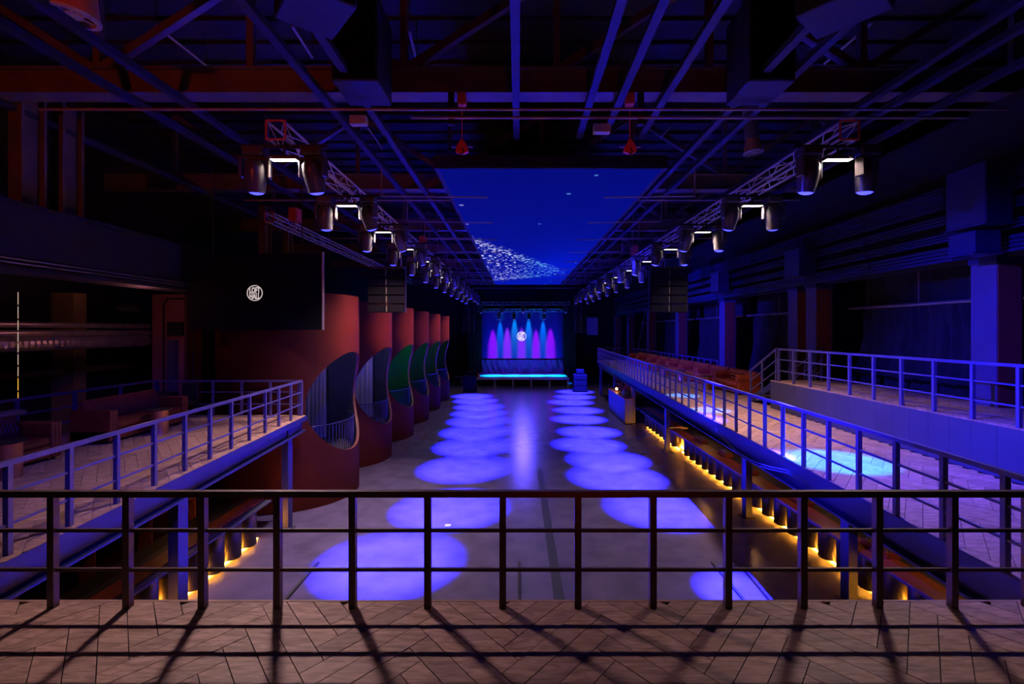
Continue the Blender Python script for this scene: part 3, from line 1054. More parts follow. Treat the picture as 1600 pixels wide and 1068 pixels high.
def moving_head(loc, target, label, lit=True):
    t = thing('moving_head', label, 'stage light', loc)
    inst('base', base_me, t)
    d = Vector(target) - (Vector(loc) + Vector((0, 0, -0.45)))
    d.normalize()
    pan = math.atan2(d.y, d.x) - PI / 2 if (abs(d.x) + abs(d.y)) > 0.02 else 0
    inst('yoke', yoke_me, t, (0, 0, 0), (0, 0, pan))
    h = inst('head', head_me, t, (0, 0, -0.45))
    h.rotation_euler = Vector((0, 0, -1)).rotation_difference(d).to_euler()
    inst('lens', lens_me if lit else lens_off_me, h)
    return Vector(loc) + Vector((0, 0, -0.45)) + d * 0.46


PY = [8.94 + 3.27 * k for k in range(12)]
lt_t = [(-3.1, 11.5), (-2.17, 15.0), (-2.2, 19.4), (-2.2, 23.1), (-2.4, 26.4), (-2.5, 29.6), (-2.7, 32.4), (-2.9, 35.2), (-3.4, 38.2), (-3.9, 41.0), None, None]
rt_t = [(4.75, 10.3), (4.5, 15.0), (3.75, 18.2), (3.87, 20.7), (3.45, 23.5), (3.9, 26.5), (3.83, 30.3), (4.16, 33.7), (4.1, 37.5), (4.7, 40.6), (5.1, 44.0), None]
cy_t = {0: (6.15, 9.35, 9), 1: None, 2: (6.1, 15.4, 5), 3: (6.4, 18.9, 5)}
pan_me = MB().box(-0.235, 0.235, -0.07, 0.07, -0.004, 0.0).mesh('light_panel', M['panel_light'])
hou_me = MB().cbox(-0.26, 0.26, -0.09, 0.09, 0.0, 0.07, 0.015).mesh('housing', M['plastic'])
brk_me = MB().box(-0.015, 0.015, -0.02, 0.02, 0.07, 0.24).mesh('bracket', M['black'])
cb_me = MB().box(-0.8, 0.8, -0.03, 0.03, -0.03, 0.03).mesh('mount_bar', M['black'])
PW = 215000
for sd, X, tg in (('left', TLX, lt_t), ('right', TRX, rt_t)):
    for k, y in enumerate(PY):
        tgt = tg[k]
        inner = 1 if sd == 'left' else -1
        if sd == 'left':
            labs = ('inner black moving head of the %s pair on left truss' % ORD[k], 'outer black moving head of the %s pair on left truss' % ORD[k])
        else:
            labs = ('inner black moving head of the %s pair on right truss' % ORD[k], 'outer black moving head of the %s pair on right truss' % ORD[k])
        b = thing('work_light', 'flat white work light between the %s pair of heads on %s truss' % (ORD[k], sd), 'work light', (X, y, 8.64))
        inst('light_panel', pan_me, b)
        area((X, y, 8.63), (X * 0.8, 4.5, 3) if k == 0 else (X, y, 0), ((200 if sd == 'left' else 105) if k == 0 else (190 if sd == 'left' else 120)) if k < 3 else 18, (1.0, 0.70, 0.69), 0.46, 0.13, 115 if k == 0 else 97)
        inst('housing', hou_me, b)
        inst('bracket', brk_me, b)
        c = inst('mount_bar', cb_me, b, (0, 0, 0.248))
        p_in = (X + inner * 0.53, y, 8.865)
        p_out = (X - inner * 0.53, y, 8.865)
        if tgt is None:
            tgt = (X + inner * 1.2, y + 1.5)
            lit = False
        else:
            lit = True
        e = moving_head(p_in, (tgt[0], tgt[1], 0), labs[0], lit)
        if lit:
            spot(e, (tgt[0], tgt[1], 0), PW, BLUE, 7.5 if (sd == 'right' and k == 0) else 12.9, 0.8, 0.05)
        # outer head
        if sd == 'right' and cy_t.get(k):
            c3 = cy_t[k]
            e = moving_head(p_out, (c3[0], c3[1], DZ), labs[1], True)
            spot(e, (c3[0], c3[1], DZ), 13000 if k == 0 else 7000, CYAN, c3[2] + 3, 0.5, 0.05)
        else:
            e = moving_head(p_out, (X - inner * 0.9, y + 1.6, 0), labs[1], sd == 'left')

# line array speakers


def line_array(label, x, y, ztop, wd, n, hgt, tx):
    t = thing('line_array', label, 'speaker', (x, y, ztop))
    for k in range(n):
        z1 = -k * hgt
        z0 = z1 - hgt + 0.02
        tilt = 0.02 * k
        b = MB().add([(-wd / 2, tilt, z0), (wd / 2, tilt, z0), (wd * 0.42, 0.55 + tilt, z0 + 0.03), (-wd * 0.42, 0.55 + tilt, z0 + 0.03),
                      (-wd / 2, tilt, z1), (wd / 2, tilt, z1), (wd * 0.42, 0.55 + tilt, z1 - 0.03), (-wd * 0.42, 0.55 + tilt, z1 - 0.03)],
                     [(3, 2, 1, 0), (4, 5, 6, 7), (0, 1, 5, 4), (1, 2, 6, 5), (2, 3, 7, 6), (3, 0, 4, 7)])
        c = b.build('speaker_module', M['cabinet'], t, local=True)
        for s in (-1, 1):
            g = MB().box(s * wd * 0.27 - wd * 0.21, s * wd * 0.27 + wd * 0.21, tilt - 0.03, tilt, z0 + 0.02, z1 - 0.015).build('grille', M['grille'], c, local=True)
        MB().lathe([(0.02, z0 + 0.02), (0.035, (z0 + z1) / 2), (0.02, z1 - 0.02)], 8, (0, tilt - 0.02, 0)).build('horn', M['plastic'], c, local=True)
    MB().box(-wd * 0.45, wd * 0.45, 0, 0.5, 0.0, 0.08).build('fly_frame', M['black'], t, local=True)
    MB().tube((tx - x, 0.25, 0.08), (tx - x, 0.25, 8.93 - ztop), 0.02, 6).build('hang_chain', M['alu'], t, local=True)
    for s in (-1, 1):
        MB().box(s * wd * 0.5 - 0.02, s * wd * 0.5 + 0.02, 0.1, 0.2, -n * hgt + 0.03, 0.0).build('rigging_rail', M['steel_blue'], t, local=True)
    return t


line_array('near left black line array speaker hung before the booths', -4.63, 17, 7.68, 1.3, 5, 0.31, TLX + 0.145)
line_array('near right black line array speaker above the right railing', 5.28, 17, 7.68, 1.3, 5, 0.31, TRX - 0.145)
line_array('far left tall line array speaker beside the stage', -4.75, 46.6, 8.2, 1.05, 10, 0.29, TLX - 0.145)
line_array('far right tall line array speaker beside the stage', 6.0, 46.6, 8.2, 1.05, 10, 0.29, TRX + 0.145)

# ------------------------------------------------------------------ stage
t = thing('stage', 'low stage platform on steel legs at the far end of hall', 'stage', (0.5, 51, 0))
MB().box(-4.3, 5.05, 48.6, 54.2, 0.62, 0.8).build('stage_deck', M['stage_top'], t)
MB().box(-4.35, 5.1, 48.56, 48.6, 0.66, 0.82).build('front_profile', M['alu'], t)
for k in range(6):
    x = -4.2 + k * 1.83
    MB().box(x - 0.06, x + 0.06, 48.65, 48.75, 0.0, 0.62).box(x - 0.04, x + 0.2, 48.68, 48.72, 0.1, 0.14).build('leg', M['alu'], t)
    MB().box(x - 0.06, x + 0.06, 53.8, 53.9, 0.0, 0.62).build('leg', M['alu'], t)

# stage LED wall
ss = thing('stage_screen', 'wide LED wall with blue and violet light cones behind the stage', 'screen', (0.55, 54.4, 5.0))
x0, x1, z0, z1 = -4.1, 5.0, 2.45, 7.75
me = D.meshes.new('display')
NU, NV = 182, 106
vs, cols = [], []
beams = []
# (pixel x, top pixel y, colour, width)
for px, py, c, wd in [(770, 517, (0.22, 0.004, 1.0), 7), (792.5, 514, (0.22, 0.02, 1.0), 6), (815, 514, (0.20, 0.02, 1.0), 6), (837.5, 517, (0.24, 0.004, 1.0), 6), (860, 515, (0.24, 0.003, 1.0), 7),
                      (781.5, 504, (0.0, 0.13, 1.0), 5.5), (804, 500, (0.0, 0.22, 0.9), 5.5), (826, 500, (0.0, 0.2, 1.0), 5.5), (848.5, 503, (0.0, 0.15, 1.0), 5.5)]:
    beams.append(((px - 810) / F * 54.4, CZ - (py - 517) / F * 54.4, c, wd / F * 54.4))
for i in range(NU + 1):
    for j in range(NV + 1):
        u, v = i / NU, j / NV
        x, z = x0 + (x1 - x0) * u, z0 + (z1 - z0) * v
        edge = min(1, u / 0.08) * min(1, (1 - u) / 0.08)
        c = [0.0005, 0.0012, 0.09 + 0.22 * (1 - v)]
        for bx, bz, bc, bw in beams:
            dd = bz - z
            if dd > -0.25:
                q = max(0.0, min(1.0, (dd + 0.25) / 0.6))
                wdt = bw * (0.35 + 0.65 * min(1, max(0, dd + 0.25) / 1.6)) * (1 + 0.12 * max(0, dd))
                a = q * math.exp(-((x - bx) / (wdt * 0.8)) ** 4)
                if bc[0] < 0.1:
                    a *= math.exp(-max(0, dd - 0.4) / 1.9)
                else:
                    a *= 1.0 - 0.12 * max(0, dd - 0.6)
                for m_ in range(3):
                    c[m_] = c[m_] * (1 - a * 0.9) + bc[m_] * a
            else:
                a = 0.10 * math.exp(-((x - bx) / 0.35) ** 2) if bc[0] < 0.1 else 0
                c[2] += a
                c[1] += a * 0.2
        vs.append((x - 0.55, 0, z - 5.0))
        cols.append((*[k * (0.3 + 0.7 * edge) for k in c], 1))
fs = [(i * (NV + 1) + j, (i + 1) * (NV + 1) + j, (i + 1) * (NV + 1) + j + 1, i * (NV + 1) + j + 1) for i in range(NU) for j in range(NV)]
me.from_pydata(vs, [], fs)
at = me.color_attributes.new('picture', 'FLOAT_COLOR', 'POINT')
for k, c in enumerate(cols):
    at.data[k].color = c
m, n_, l, b = nt('stage_display')
a = n_.new('ShaderNodeVertexColor')
a.layer_name = 'picture'
b.inputs['Base Color'].default_value = (0.005, 0.005, 0.01, 1)
l.new(a.outputs['Color'], b.inputs['Emission Color'])
b.inputs['Emission Strength'].default_value = 1.15
me.materials.append(m)
o = D.objects.new('display', me)
o.parent = ss
COL.objects.link(o)
MB().box(x0 - 0.1, x1 + 0.1, 54.42, 54.7, z0 - 0.1, z1 + 0.1).build('screen_frame', M['black'], ss)


def text_mesh(s, size, m, sx):
    c = D.curves.new('lettering', 'FONT')
    c.body = s
    c.size = size
    c.align_x = 'CENTER'
    c.extrude = 0.006
    c.offset = size * 0.035
    c.resolution_u = 2
    ob = D.objects.new('lettering', c)
    COL.objects.link(ob)
    bpy.context.view_layer.update()
    me = D.meshes.new_from_object(ob.evaluated_get(bpy.context.evaluated_depsgraph_get()))
    D.objects.remove(ob)
    for v in me.vertices:
        v.co = Vector((v.co.x * sx, -v.co.z, v.co.y))
    me.materials.clear()
    me.materials.append(m)
    return me


def logo(parent, loc, r, m):
    L = MB()
    n = 48
    vs = []
    for k in range(n):
        a = 2 * PI * k / n
        for rr in (r, r * 0.9):
            for y in (0, -0.012):
                vs.append((rr * math.cos(a), y, rr * math.sin(a)))
    fs = []
    for k in range(n):
        j = (k + 1) % n
        A, B = 4 * k, 4 * j
        fs += [(A + 1, A + 3, B + 3, B + 1), (A, A + 1, B + 1, B), (A + 2, B + 2, B + 3, A + 3)]
    L.add(vs, fs)
    o = L.build('logo_ring', m, parent, local=True)
    o.location = loc
    for s, dz in (('LOFT', 0.02), ('HALL', -0.74)):
        q = inst('logo_text', text_mesh(s, r * 1.02, m, 0.56), parent, (loc[0] - 0.02 * r, loc[1], loc[2] + dz * r))
    return o


logo(ss, (-0.2, -0.03, CZ - (525 - 517) / F * 54.4 - 5.0), 0.52, M['logo2'])
# draped cloth under the LED wall
def dr(u, v):
    x = -4.1 + 9.1 * u
    z = 0.82 + 1.5 * v
    sag = abs(math.sin(u * PI * 3)) * 0.25 * math.sin(v * PI)
    return (x, 54.05 + 0.08 * math.sin(u * 90 + 6 * v) + 0.10 * math.sin(u * 37 - 4 * v), z - sag)
tag(MB().sheet(dr, 220, 10).build('stage_cloth', M['stage_drape'], smooth=True), 'gathered violet cloth skirting between the stage and LED wall', 'drape')
def bk(x0, x1, y, z0, z1, f):
    return lambda u, v: (x0 + (x1 - x0) * u, y + 0.07 * math.sin(u * f), z0 + (z1 - z0) * v)
tag(MB().sheet(bk(-5.6, -4.2, 54.2, 0.0, 9.0, 40), 60, 1).build('side_curtain', M['drape'], smooth=True), 'dark curtain left of the stage LED wall', 'curtain')
tag(MB().sheet(bk(5.1, 6.5, 54.2, 0.0, 9.0, 40), 60, 1).build('side_curtain', M['drape'], smooth=True), 'dark curtain right of the stage LED wall', 'curtain')
# stage light trusses
for i, (y, z) in enumerate([(50.5, 8.35), (53.0, 7.75)]):
    t = thing('stage_truss', 'aluminium truss of lamps over the stage, %s' % ('front upper one' if i == 0 else 'rear lower one'), 'lighting truss', (0.5, y, z))
    for a in (-1, 1):
        for b in (-1, 1):
            MB().tube((-4.4, y + a * 0.14, z + b * 0.14), (5.4, y + a * 0.14, z + b * 0.14), 0.025, 5).build('chord', M['alu'], t)
    lc = MB()
    for k in range(20):
        q = 1 if k % 2 else -1
        for e in (-1, 1):
            lc.tube((-4.4 + 0.49 * k, y + e * 0.14, z - q * 0.14), (-4.4 + 0.49 * (k + 1), y + e * 0.14, z + q * 0.14), 0.012, 4)
    lc.build('lacing', M['alu'], t, kind='stuff')
    for xx in (-3.5, 4.5):
        MB().tube((xx, y, z), (xx, y, 13.3), 0.02, 5).build('hang_wire', M['black'], t)
    for k in range(5 if i == 0 else 4):
        x = (-3.9 + k * 2.2) if i == 0 else (-2.1 + k * 1.63)
        tt = moving_head((x, y, z - 0.145), (x, y + 1.0, 0), 'small stage spotlight on %s truss over the stage, %s from the left' % ('front' if i == 0 else 'rear', ORD[k]), False)
for k in range(4):
    x = -2.8 + k * 2.2
    spot((x, 50.3, 7.7), (x + 0.15, 51.3, 0.8), 26000, (0.0, 0.30, 1.0), 14, 0.8, 0.1)
spot((0.5, 49.0, 8.0), (0.5, 54.1, 1.6), 2600, (0.12, 0.02, 1.0), 34, 0.6, 0.1)

spot((0.5, 50.0, 7.9), (0.6, 38.0, 0), 6500, (0.09, 0.055, 1.0), 24, 1.0, 0.7)  # added blue wash without a fixture, brightens the floor before the stage
# subwoofers / cases beside the stage


def case_stack(name, label, x, y, wd, dp, hs, cat='speaker', m='cabinet'):
    t = thing(name, label, cat, (x, y, 0))
    z = 0.05
    for h in hs:
        c = MB().cbox(-wd / 2, wd / 2, -dp / 2, dp / 2, z, z + h - 0.01, 0.02).build('cabinet', M[m], t, local=True)
        MB().box(-wd / 2 + 0.04, wd / 2 - 0.04, -dp / 2 - 0.015, -dp / 2, z + 0.04, z + h - 0.05).build('grille', M['grille'], c, local=True)
        z += h
    for sx in (-1, 1):
        for sy in (-1, 1):
            MB().tube((sx * (wd / 2 - 0.1), sy * (dp / 2 - 0.1), 0), (sx * (wd / 2 - 0.1), sy * (dp / 2 - 0.1), 0.05), 0.05, 8).build('foot', M['black'], t, local=True)
    return t


case_stack('subwoofer', 'dark subwoofer stack left of the stage front', (734.5 - 810) / F * 44, 44, 1.15, 1.0, [0.75, 0.75])
case_stack('subwoofer', 'blue lit subwoofer stack right of the stage front', (906 - 810) / F * 44.3, 44.3, 1.2, 1.0, [0.52, 0.52, 0.5])
s3 = case_stack('monitor_speaker', 'small stage monitor on top of the right subwoofer stack', (906 - 810) / F * 44.3, 44.3, 0.7, 0.6, [0.4])
s3.location.z = 1.59
s3 = case_stack('monitor_speaker', 'flat stage monitor on top of the left subwoofer stack', (736 - 810) / F * 44, 44.2, 0.8, 0.6, [0.3])
s3.location.z = 1.55
case_stack('flight_case', 'pale grey case standing behind the left subwoofer', (716 - 810) / F * 49, 49, 0.75, 0.7, [0.9], 'case', 'column')
t = thing('fire_extinguisher', 'small orange extinguisher standing on the left stage corner', 'extinguisher', (-4.05, 49.2, 0.8))
MB().lathe([(0, 0), (0.1, 0), (0.1, 0.4), (0.05, 0.5), (0, 0.5)], 12).build('tank', M['redpaint'], t, local=True, smooth=True)
MB().box(-0.03, 0.03, -0.08, 0.08, 0.5, 0.56).build('valve', M['black'], t, local=True)
t = thing('hanging_banner', 'small pale violet banner hanging right of the far speakers', 'banner', (7.7, 50.5, 6.0))
MB().box(-0.55, 0.55, -0.02, 0.02, -0.9, 0.9).build('banner_cloth', M['curtain'], t, local=True)
MB().box(-0.6, 0.6, -0.03, 0.03, 0.9, 0.96).build('top_bar', M['black'], t, local=True)
for xx in (-0.5, 0.5):
    MB().tube((xx, 0, 0.96), (xx, 0, 7.3), 0.012, 5).build('hang_wire', M['black'], t, local=True)

# ------------------------------------------------------------------ hanging LED panel on the left
yp = 14.3
pxx = lambda px: (px - 810) / F * yp
pzz = lambda py: CZ - (py - 517) / F * yp
t = thing('led_panel', 'dark hanging LED panel showing the round hall logo', 'screen', (pxx(400), yp, pzz(455)))
MB().box(pxx(296), pxx(503), yp, yp + 0.1, pzz(515), pzz(396)).build('display', M['screenoff'], t)
MB().box(pxx(503), pxx(504.5), yp - 0.01, yp + 0.11, pzz(515), pzz(393)).build('side_edge', M['duct'], t)
MB().box(pxx(300), pxx(500), yp + 0.1, yp + 0.16, pzz(510), pzz(400)).build('back_frame', M['black'], t)
for px in (330, 470):
    MB().tube((pxx(px), yp + 0.1, pzz(400)), (pxx(px), yp + 0.1, 10.3), 0.015, 6).build('hang_wire', M['black'], t)
logo(t, (pxx(398.3) - t.location.x, -0.004, pzz(457.6) - t.location.z), 12.3 / F * yp, M['logo'])

# ------------------------------------------------------------------ right wall: columns, trays, drapes
cols_ = [(10.17, 0.58), (16.34, 0.58), (17.45, 0.58), (23.6, 0.6), (30.4, 0.6), (37.3, 0.6), (44.2, 0.6), (50.3, 0.6)]
for i, (y, d) in enumerate(cols_):
    zb = (DZ + 0.9) if i == 0 else (DZ if y < 42 else 0)
    o = MB().box(10.0, 10.55, y, y + d, zb, 6.95)
    t = thing('column', 'pale violet lit column on the right balcony, %s from the camera' % ORD[i], 'column', (10.2, y, DZ))
    o.build('shaft', M['column'], t)
    MB().box(9.96, 10.6, y - 0.03, y + d + 0.03, 6.95, 7.1).build('cap_plate', M['steel_blue'], t)
    MB().box(10.02, 10.5, y - 0.02, y, zb + 0.01, 6.9).build('camera_side_face', M['dim_red_face'], t, label='side face with dim red light painted in')
for i, (a, b) in enumerate([((9.9, 37.9, 7.0), (9.9, 41, 3.1)), ((9.9, 44.2, 7.0), (9.9, 41.1, 3.1))]):
    tag(MB().bar(a, b, 0.08, 0.08).build('diagonal_brace', M['column']), 'pale diagonal brace between far right columns, %s one' % ('nearer' if i == 0 else 'farther'), 'brace')


def ribbed(label, X, z0, z1, y0, y1, ribs, gaps):
    t = thing('ribbed_tray', label, 'cable tray', (X, (y0 + y1) / 2, z0))
    segs = [y0] + gaps + [y1]
    for a, b in zip(segs[:-1], segs[1:]):
        m = MB()
        h = (z1 - z0) / ribs
        for k in range(ribs):
            z = z0 + k * h
            m.box(X, X + 0.1, a + 0.03, b - 0.03, z, z + h * 0.62)
            m.box(X + 0.07, X + 0.1, a + 0.03, b - 0.03, z + h * 0.62, z + h)
        m.build('tray_segment', M['steel_blue'], t)
    for g in gaps:
        MB().box(X + 0.05, X + 0.2, g - 0.04, g + 0.04, z0, z1).build('hanger', M['black'], t)


gp = [7.5, 10.9, 13.5, 16.5, 20.0, 24, 28, 32, 36, 40, 44]
ribbed('lowest ribbed metal tray above the right columns', 9.75, 7.08, 7.42, 5.5, 49, 4, gp)
ribbed('second ribbed metal tray above the right columns', 9.65, 7.52, 7.72, 5.5, 49, 3, gp)
ribbed('third ribbed metal tray above the right columns', 9.6, 7.9, 8.12, 5.5, 49, 3, gp)
ribbed('top deep ribbed metal panel above the right columns', 9.55, 8.25, 8.75, 5.5, 49, 7, gp)
struct(MB().box(10.2, 10.4, 4.6, 50, 7.05, 10.4).build('trim_1', M['girder']))
for i, (y0, y1, z0, z1) in enumerate([(9.37, 10.25, 7.6, 8.8), (9.6, 10.2, 7.05, 7.5), (15.6, 16.5, 7.3, 8.2), (22.0, 22.8, 7.3, 8.2)]):
    t = thing('ventilation_box', 'blue lit square box on the right ribbed trays, %s' % ['largest nearest one', 'small one over the first column', 'one over the paired columns', 'farthest one'][i], 'vent box', (9.3, (y0 + y1) / 2, z0))
    MB().cbox(9.0, 9.54, y0, y1, z0, z1, 0.02).build('box_body', M['steel_blue'], t)
    MB().box(8.97, 9.54, y0 - 0.02, y1 + 0.02, z0 - 0.03, z0).build('base_flange', M['steel_blue'], t)
# drapes between the columns
bays = [(5.2, 10.0), (10.9, 16.2), (18.1, 23.5), (24.3, 30.3), (31.1, 37.2), (38, 44)]
for i, (a, b) in enumerate(bays):
    zb = DZ + 0.92 if i < 2 else DZ + 0.02
    def low(u, v, a=a, b=b, zb=zb, i=i):
        k = v
        y = a + 0.3 + (b - a - 0.6) * u
        if i in (0, 1, 2):
            y = y + (0.5 - u) * 0.9 * max(0, k - 0.45) + 0.25 * max(0, k - 0.45)
        x = 11.2 + 0.13 * math.sin(u * 64 + 2 * math.sin(3 * k)) + 0.05 * math.sin(u * 151 + k) - 0.5 * max(0, 0.6 - k)
        return (x, y, zb + (6.2 - zb) * k)
    t = thing('curtain', 'black gathered drape behind the right balcony, %s bay from the camera' % ORD[i], 'curtain', (11.2, (a + b) / 2, zb))
    MB().sheet(low, 150, 8).build('lower_drape', M['drape'], t, smooth=True)
    MB().sheet(lambda u, v, a=a, b=b: (11.6 + 0.06 * math.sin(u * 60) + 0.03 * math.sin(u * 137), a + (b - a) * u, 6.25 + 1.0 * v), 130, 1).build('upper_drape', M['drape'], t, smooth=True)
    MB().tube((11.15, a - 0.2, 6.25), (11.15, b + 0.2, 6.25), 0.05, 8).build('curtain_pipe', M['duct'], t, smooth=True)
    MB().tube((11.15, (a + b) / 2, 6.25), (11.15, (a + b) / 2, 7.3), 0.015, 5).build('hanger', M['duct'], t)

# ------------------------------------------------------------------ left wall fittings
struct(MB().box(-10.6, -10.0, 3, 16.4, 6.78, 8.0).box(-10.75, -9.9, 3, 16.4, 6.7, 6.78).box(-10.75, -9.9, 3, 16.4, 8.0, 8.08).build('trim_2', M['girder']))
for i, z in enumerate((6.92, 6.84)):
    o = MB().tube((-9.88, 3.5, z), (-9.88, 14.9, z), 0.014, 5).build('conduit', M['duct'])
    tag(o, '%s thin shining conduit along the left girder' % ('upper' if i == 0 else 'lower'), 'conduit')
for i, (z, r, x) in enumerate([(5.66, 0.075, -12.4), (5.44, 0.09, -12.4), (5.17, 0.18, -12.4)]):
    m = MB()
    if i < 2:
        m.tube((x, 5, z), (x, 16.3, z), r, 12)
    else:
        ys = [5 + 0.08 * k for k in range(141)]
        prof = [(r * (1.05 if k % 2 else 0.97), yy) for k, yy in enumerate(ys)]
        vs = []
        NN = 14
        for k in range(NN):
            a = 2 * PI * k / NN
            for rr, yy in prof:
                vs.append((x + rr * math.cos(a), yy, z + rr * math.sin(a)))
        kk = len(prof)
        fs = [(p * kk + q, ((p + 1) % NN) * kk + q, ((p + 1) % NN) * kk + q + 1, p * kk + q + 1) for p in range(NN) for q in range(kk - 1)]
        m.add(vs, fs)
    o = m.build('air_duct', M['duct'], smooth=(i < 2))
    tag(o, ['upper smooth metal duct along the left wall', 'middle smooth metal duct along the left wall', 'lowest and widest ribbed spiral duct along left wall'][i], 'duct')
t = thing('pillar', 'rose plaster pillar with dark cable beyond the left sofas', 'pillar', (-11.8, 16.6, 0))
MB().box(-12.5, -11.25, 16.6, 17.2, 0, 6.76).build('pillar_shaft', M['pinkwall'], t)
MB().path([(-11.35, 16.56, 6.6), (-11.95, 16.56, 6.6), (-12.08, 16.56, 6.4), (-12.08, 16.56, 3.0)], 0.03, 6).build('cable', M['black'], t)
MB().box(-11.34, -11.24, 16.5, 16.6, 0, 6.76).build('corner_strip', M['rust_edge'], t)
MB().box(-11.85, -11.6, 16.4, 16.6, 3.0, 5.2).build('cable_duct', M['column'], t)
MB().box(-11.85, -11.35, 16.4, 16.6, 5.35, 5.8).build('dark_box', M['black'], t)
t = thing('pillar', 'narrow rust pillar between rose pillar and first booth', 'pillar', (-10.8, 16.2, 0))
MB().box(-11.0, -10.55, 16.2, 16.7, 0, 5.75).build('pillar_shaft', M['rust'], t)
MB().tube((-10.82, 16.17, 2.9), (-10.82, 16.17, 5.7), 0.025, 6).build('cable', M['black'], t)
for i, y in enumerate((9.0, 15.2)):
    t = thing('pillar', 'dim ochre pillar on the far left wall, %s one' % ('nearer' if i == 0 else 'farther'), 'pillar', (-14.2, y, 0))
    MB().box(-14.6, -13.9, y, y + 0.45, 0, 6.7).build('pillar_shaft', M['ochre'], t)
    MB().box(-14.6, -13.85, y - 0.03, y + 0.48, 4.3, 4.4).build('ledge', M['ochre'], t)
struct(MB().box(-14.6, -14.2, 5, 18, 4.15, 4.33).build('trim_3', M['ochre']))
# upper left orange lit columns
for i, y in enumerate((10.5, 11.45, 20.6, 22.6)):
    t = thing('steel_stanchion', 'rust lit steel stanchion above the left girder, %s from the camera' % ORD[i], 'column', (-10.9, y, 8.0))
    MB().box(-11.02, -10.72, y, y + 0.06, 8.0, 10.9).box(-10.89, -10.85, y + 0.06, y + 0.5, 8.0, 10.9).box(-11.02, -10.72, y + 0.5, y + 0.56, 8.0, 10.9).build('shaft', M['beam'], t)
    MB().box(-11.1, -10.65, y - 0.1, y + 0.66, 8.0, 8.04).build('base_plate', M['black'], t)
t = thing('light_streak', 'thin vertical streak of white and amber light at far left', 'light string', (-11.0, 10.65, 3.2))
zz = 3.9  # row of small glowing segments forming one vertical streak
for k in range(9):
    h = random.uniform(0.18, 0.32)
    MB().box(-10.96, -10.95, 10.645, 10.655, zz, zz + h).build('glow_segment', M['gap_amber'] if k in (0, 1) else M['gap'], t)
    zz += h + 0.04
MB().box(-10.957, -10.953, 10.65, 10.654, 3.0, zz).build('thin_core', M['black'], t)

# ------------------------------------------------------------------ sofas


def sofa(label, loc, rz, L, mt, ribbed_=True, group=None):
    """local: seat faces -Y, length along X"""
    t = thing('sofa', label, 'sofa', loc, rz, group)
    m = M[mt]
    MB().cbox(-L / 2, L / 2, -0.42, 0.45, 0.06, 0.30, 0.03).build('base', m, t, local=True)
    n = 2
    wd = (L - 0.44) / n
    for k in range(n):
        a = -L / 2 + 0.22 + k * wd
        MB().cbox(a + 0.005, a + wd - 0.005, -0.46, 0.22, 0.30, 0.46, 0.05).build('seat_cushion', m, t, local=True)
    if ribbed_:
        def bkf(u, v):
            x = -L / 2 + 0.18 + (L - 0.36) * u
            rb = 0.025 * abs(math.sin(u * PI * round(L / 0.085)))
            a = v * PI
            return (x, 0.34 - (0.15 + rb) * math.cos(a - 0.35) * (1.0 if v > 0.02 else 1), 0.46 + 0.40 * min(1, v * 1.6) + (0.07 + rb) * math.sin(a) * (v > 0.4))
        MB().sheet(bkf, int(round(L / 0.085)) * 4, 10).build('ribbed_back', m, t, local=True, smooth=True)
        MB().cbox(-L / 2 + 0.18, L / 2 - 0.18, 0.28, 0.45, 0.3, 0.84, 0.04).build('back_frame', m, t, local=True)
    else:
        b = MB()
        kx = int(L / 0.2)
        for k in range(kx):
            for r in range(3):
                x = -L / 2 + 0.2 + (L - 0.4) * (k + (0.5 if r % 2 else 0.25)) / kx
                b.lathe([(0, -0.09), (0.07, -0.05), (0.1, 0), (0.07, 0.05), (0, 0.09)], 8, (x, 0.25 - 0.02 * r, 0.5 + 0.13 * r), sy=0.7)
        b.build('tufted_back', m, t, local=True, smooth=True)
        MB().tube((-L / 2 + 0.05, 0.34, 0.78), (L / 2 - 0.05, 0.34, 0.78), 0.12, 12).build('back_roll', m, t, local=True, smooth=True)
        MB().cbox(-L / 2 + 0.05, L / 2 - 0.05, 0.26, 0.45, 0.2, 0.8, 0.04).build('back_frame', m, t, local=True)
    for s in (-1, 1):
        a = s * (L / 2 - 0.11)
        if ribbed_:
            am = MB()
            for k in range(3):
                xx = a - 0.11 + 0.0733 * k
                am.cbox(xx, xx + 0.0733, -0.45, 0.45, 0.06, 0.74, 0.02)
            am.build('arm', m, t, local=True)
        else:
            MB().cbox(a - 0.1, a + 0.1, -0.42, 0.45, 0.08, 0.6, 0.04).tube((a, -0.44, 0.64), (a, 0.45, 0.64), 0.14, 12).build('arm', m, t, local=True, smooth=True)
    for sx in (-1, 1):
        for sy in (-1, 1):
            MB().tube((sx * (L / 2 - 0.1), sy * 0.36, 0), (sx * (L / 2 - 0.1), sy * 0.36, 0.07), 0.03, 8).build('foot', M['black'], t, local=True)
    return t


sofa('ribbed brown leather sofa on left balcony before the rose pillar', (-9.45, 12.0, DZ), PI / 2, 2.55, 'leather_dark')
sofa('ribbed brown leather sofa cut off by the left edge of view', (-9.45, 8.3, DZ), PI / 2, 2.6, 'leather_dark')
ys = [37.6, 35, 32.2, 29.9, 28, 25.7, 23.5, 21.4, 18.9]
nm = 8
for k in range(nm):
    a, b = ys[nm - k], ys[nm - k - 1]
    sofa('tufted orange leather sofa on the right balcony, %s from the stairs' % ORD[k], (9.0, (a + b) / 2, DZ), -PI / 2, (b - a) - 0.12, 'leather', False)
# drum tables


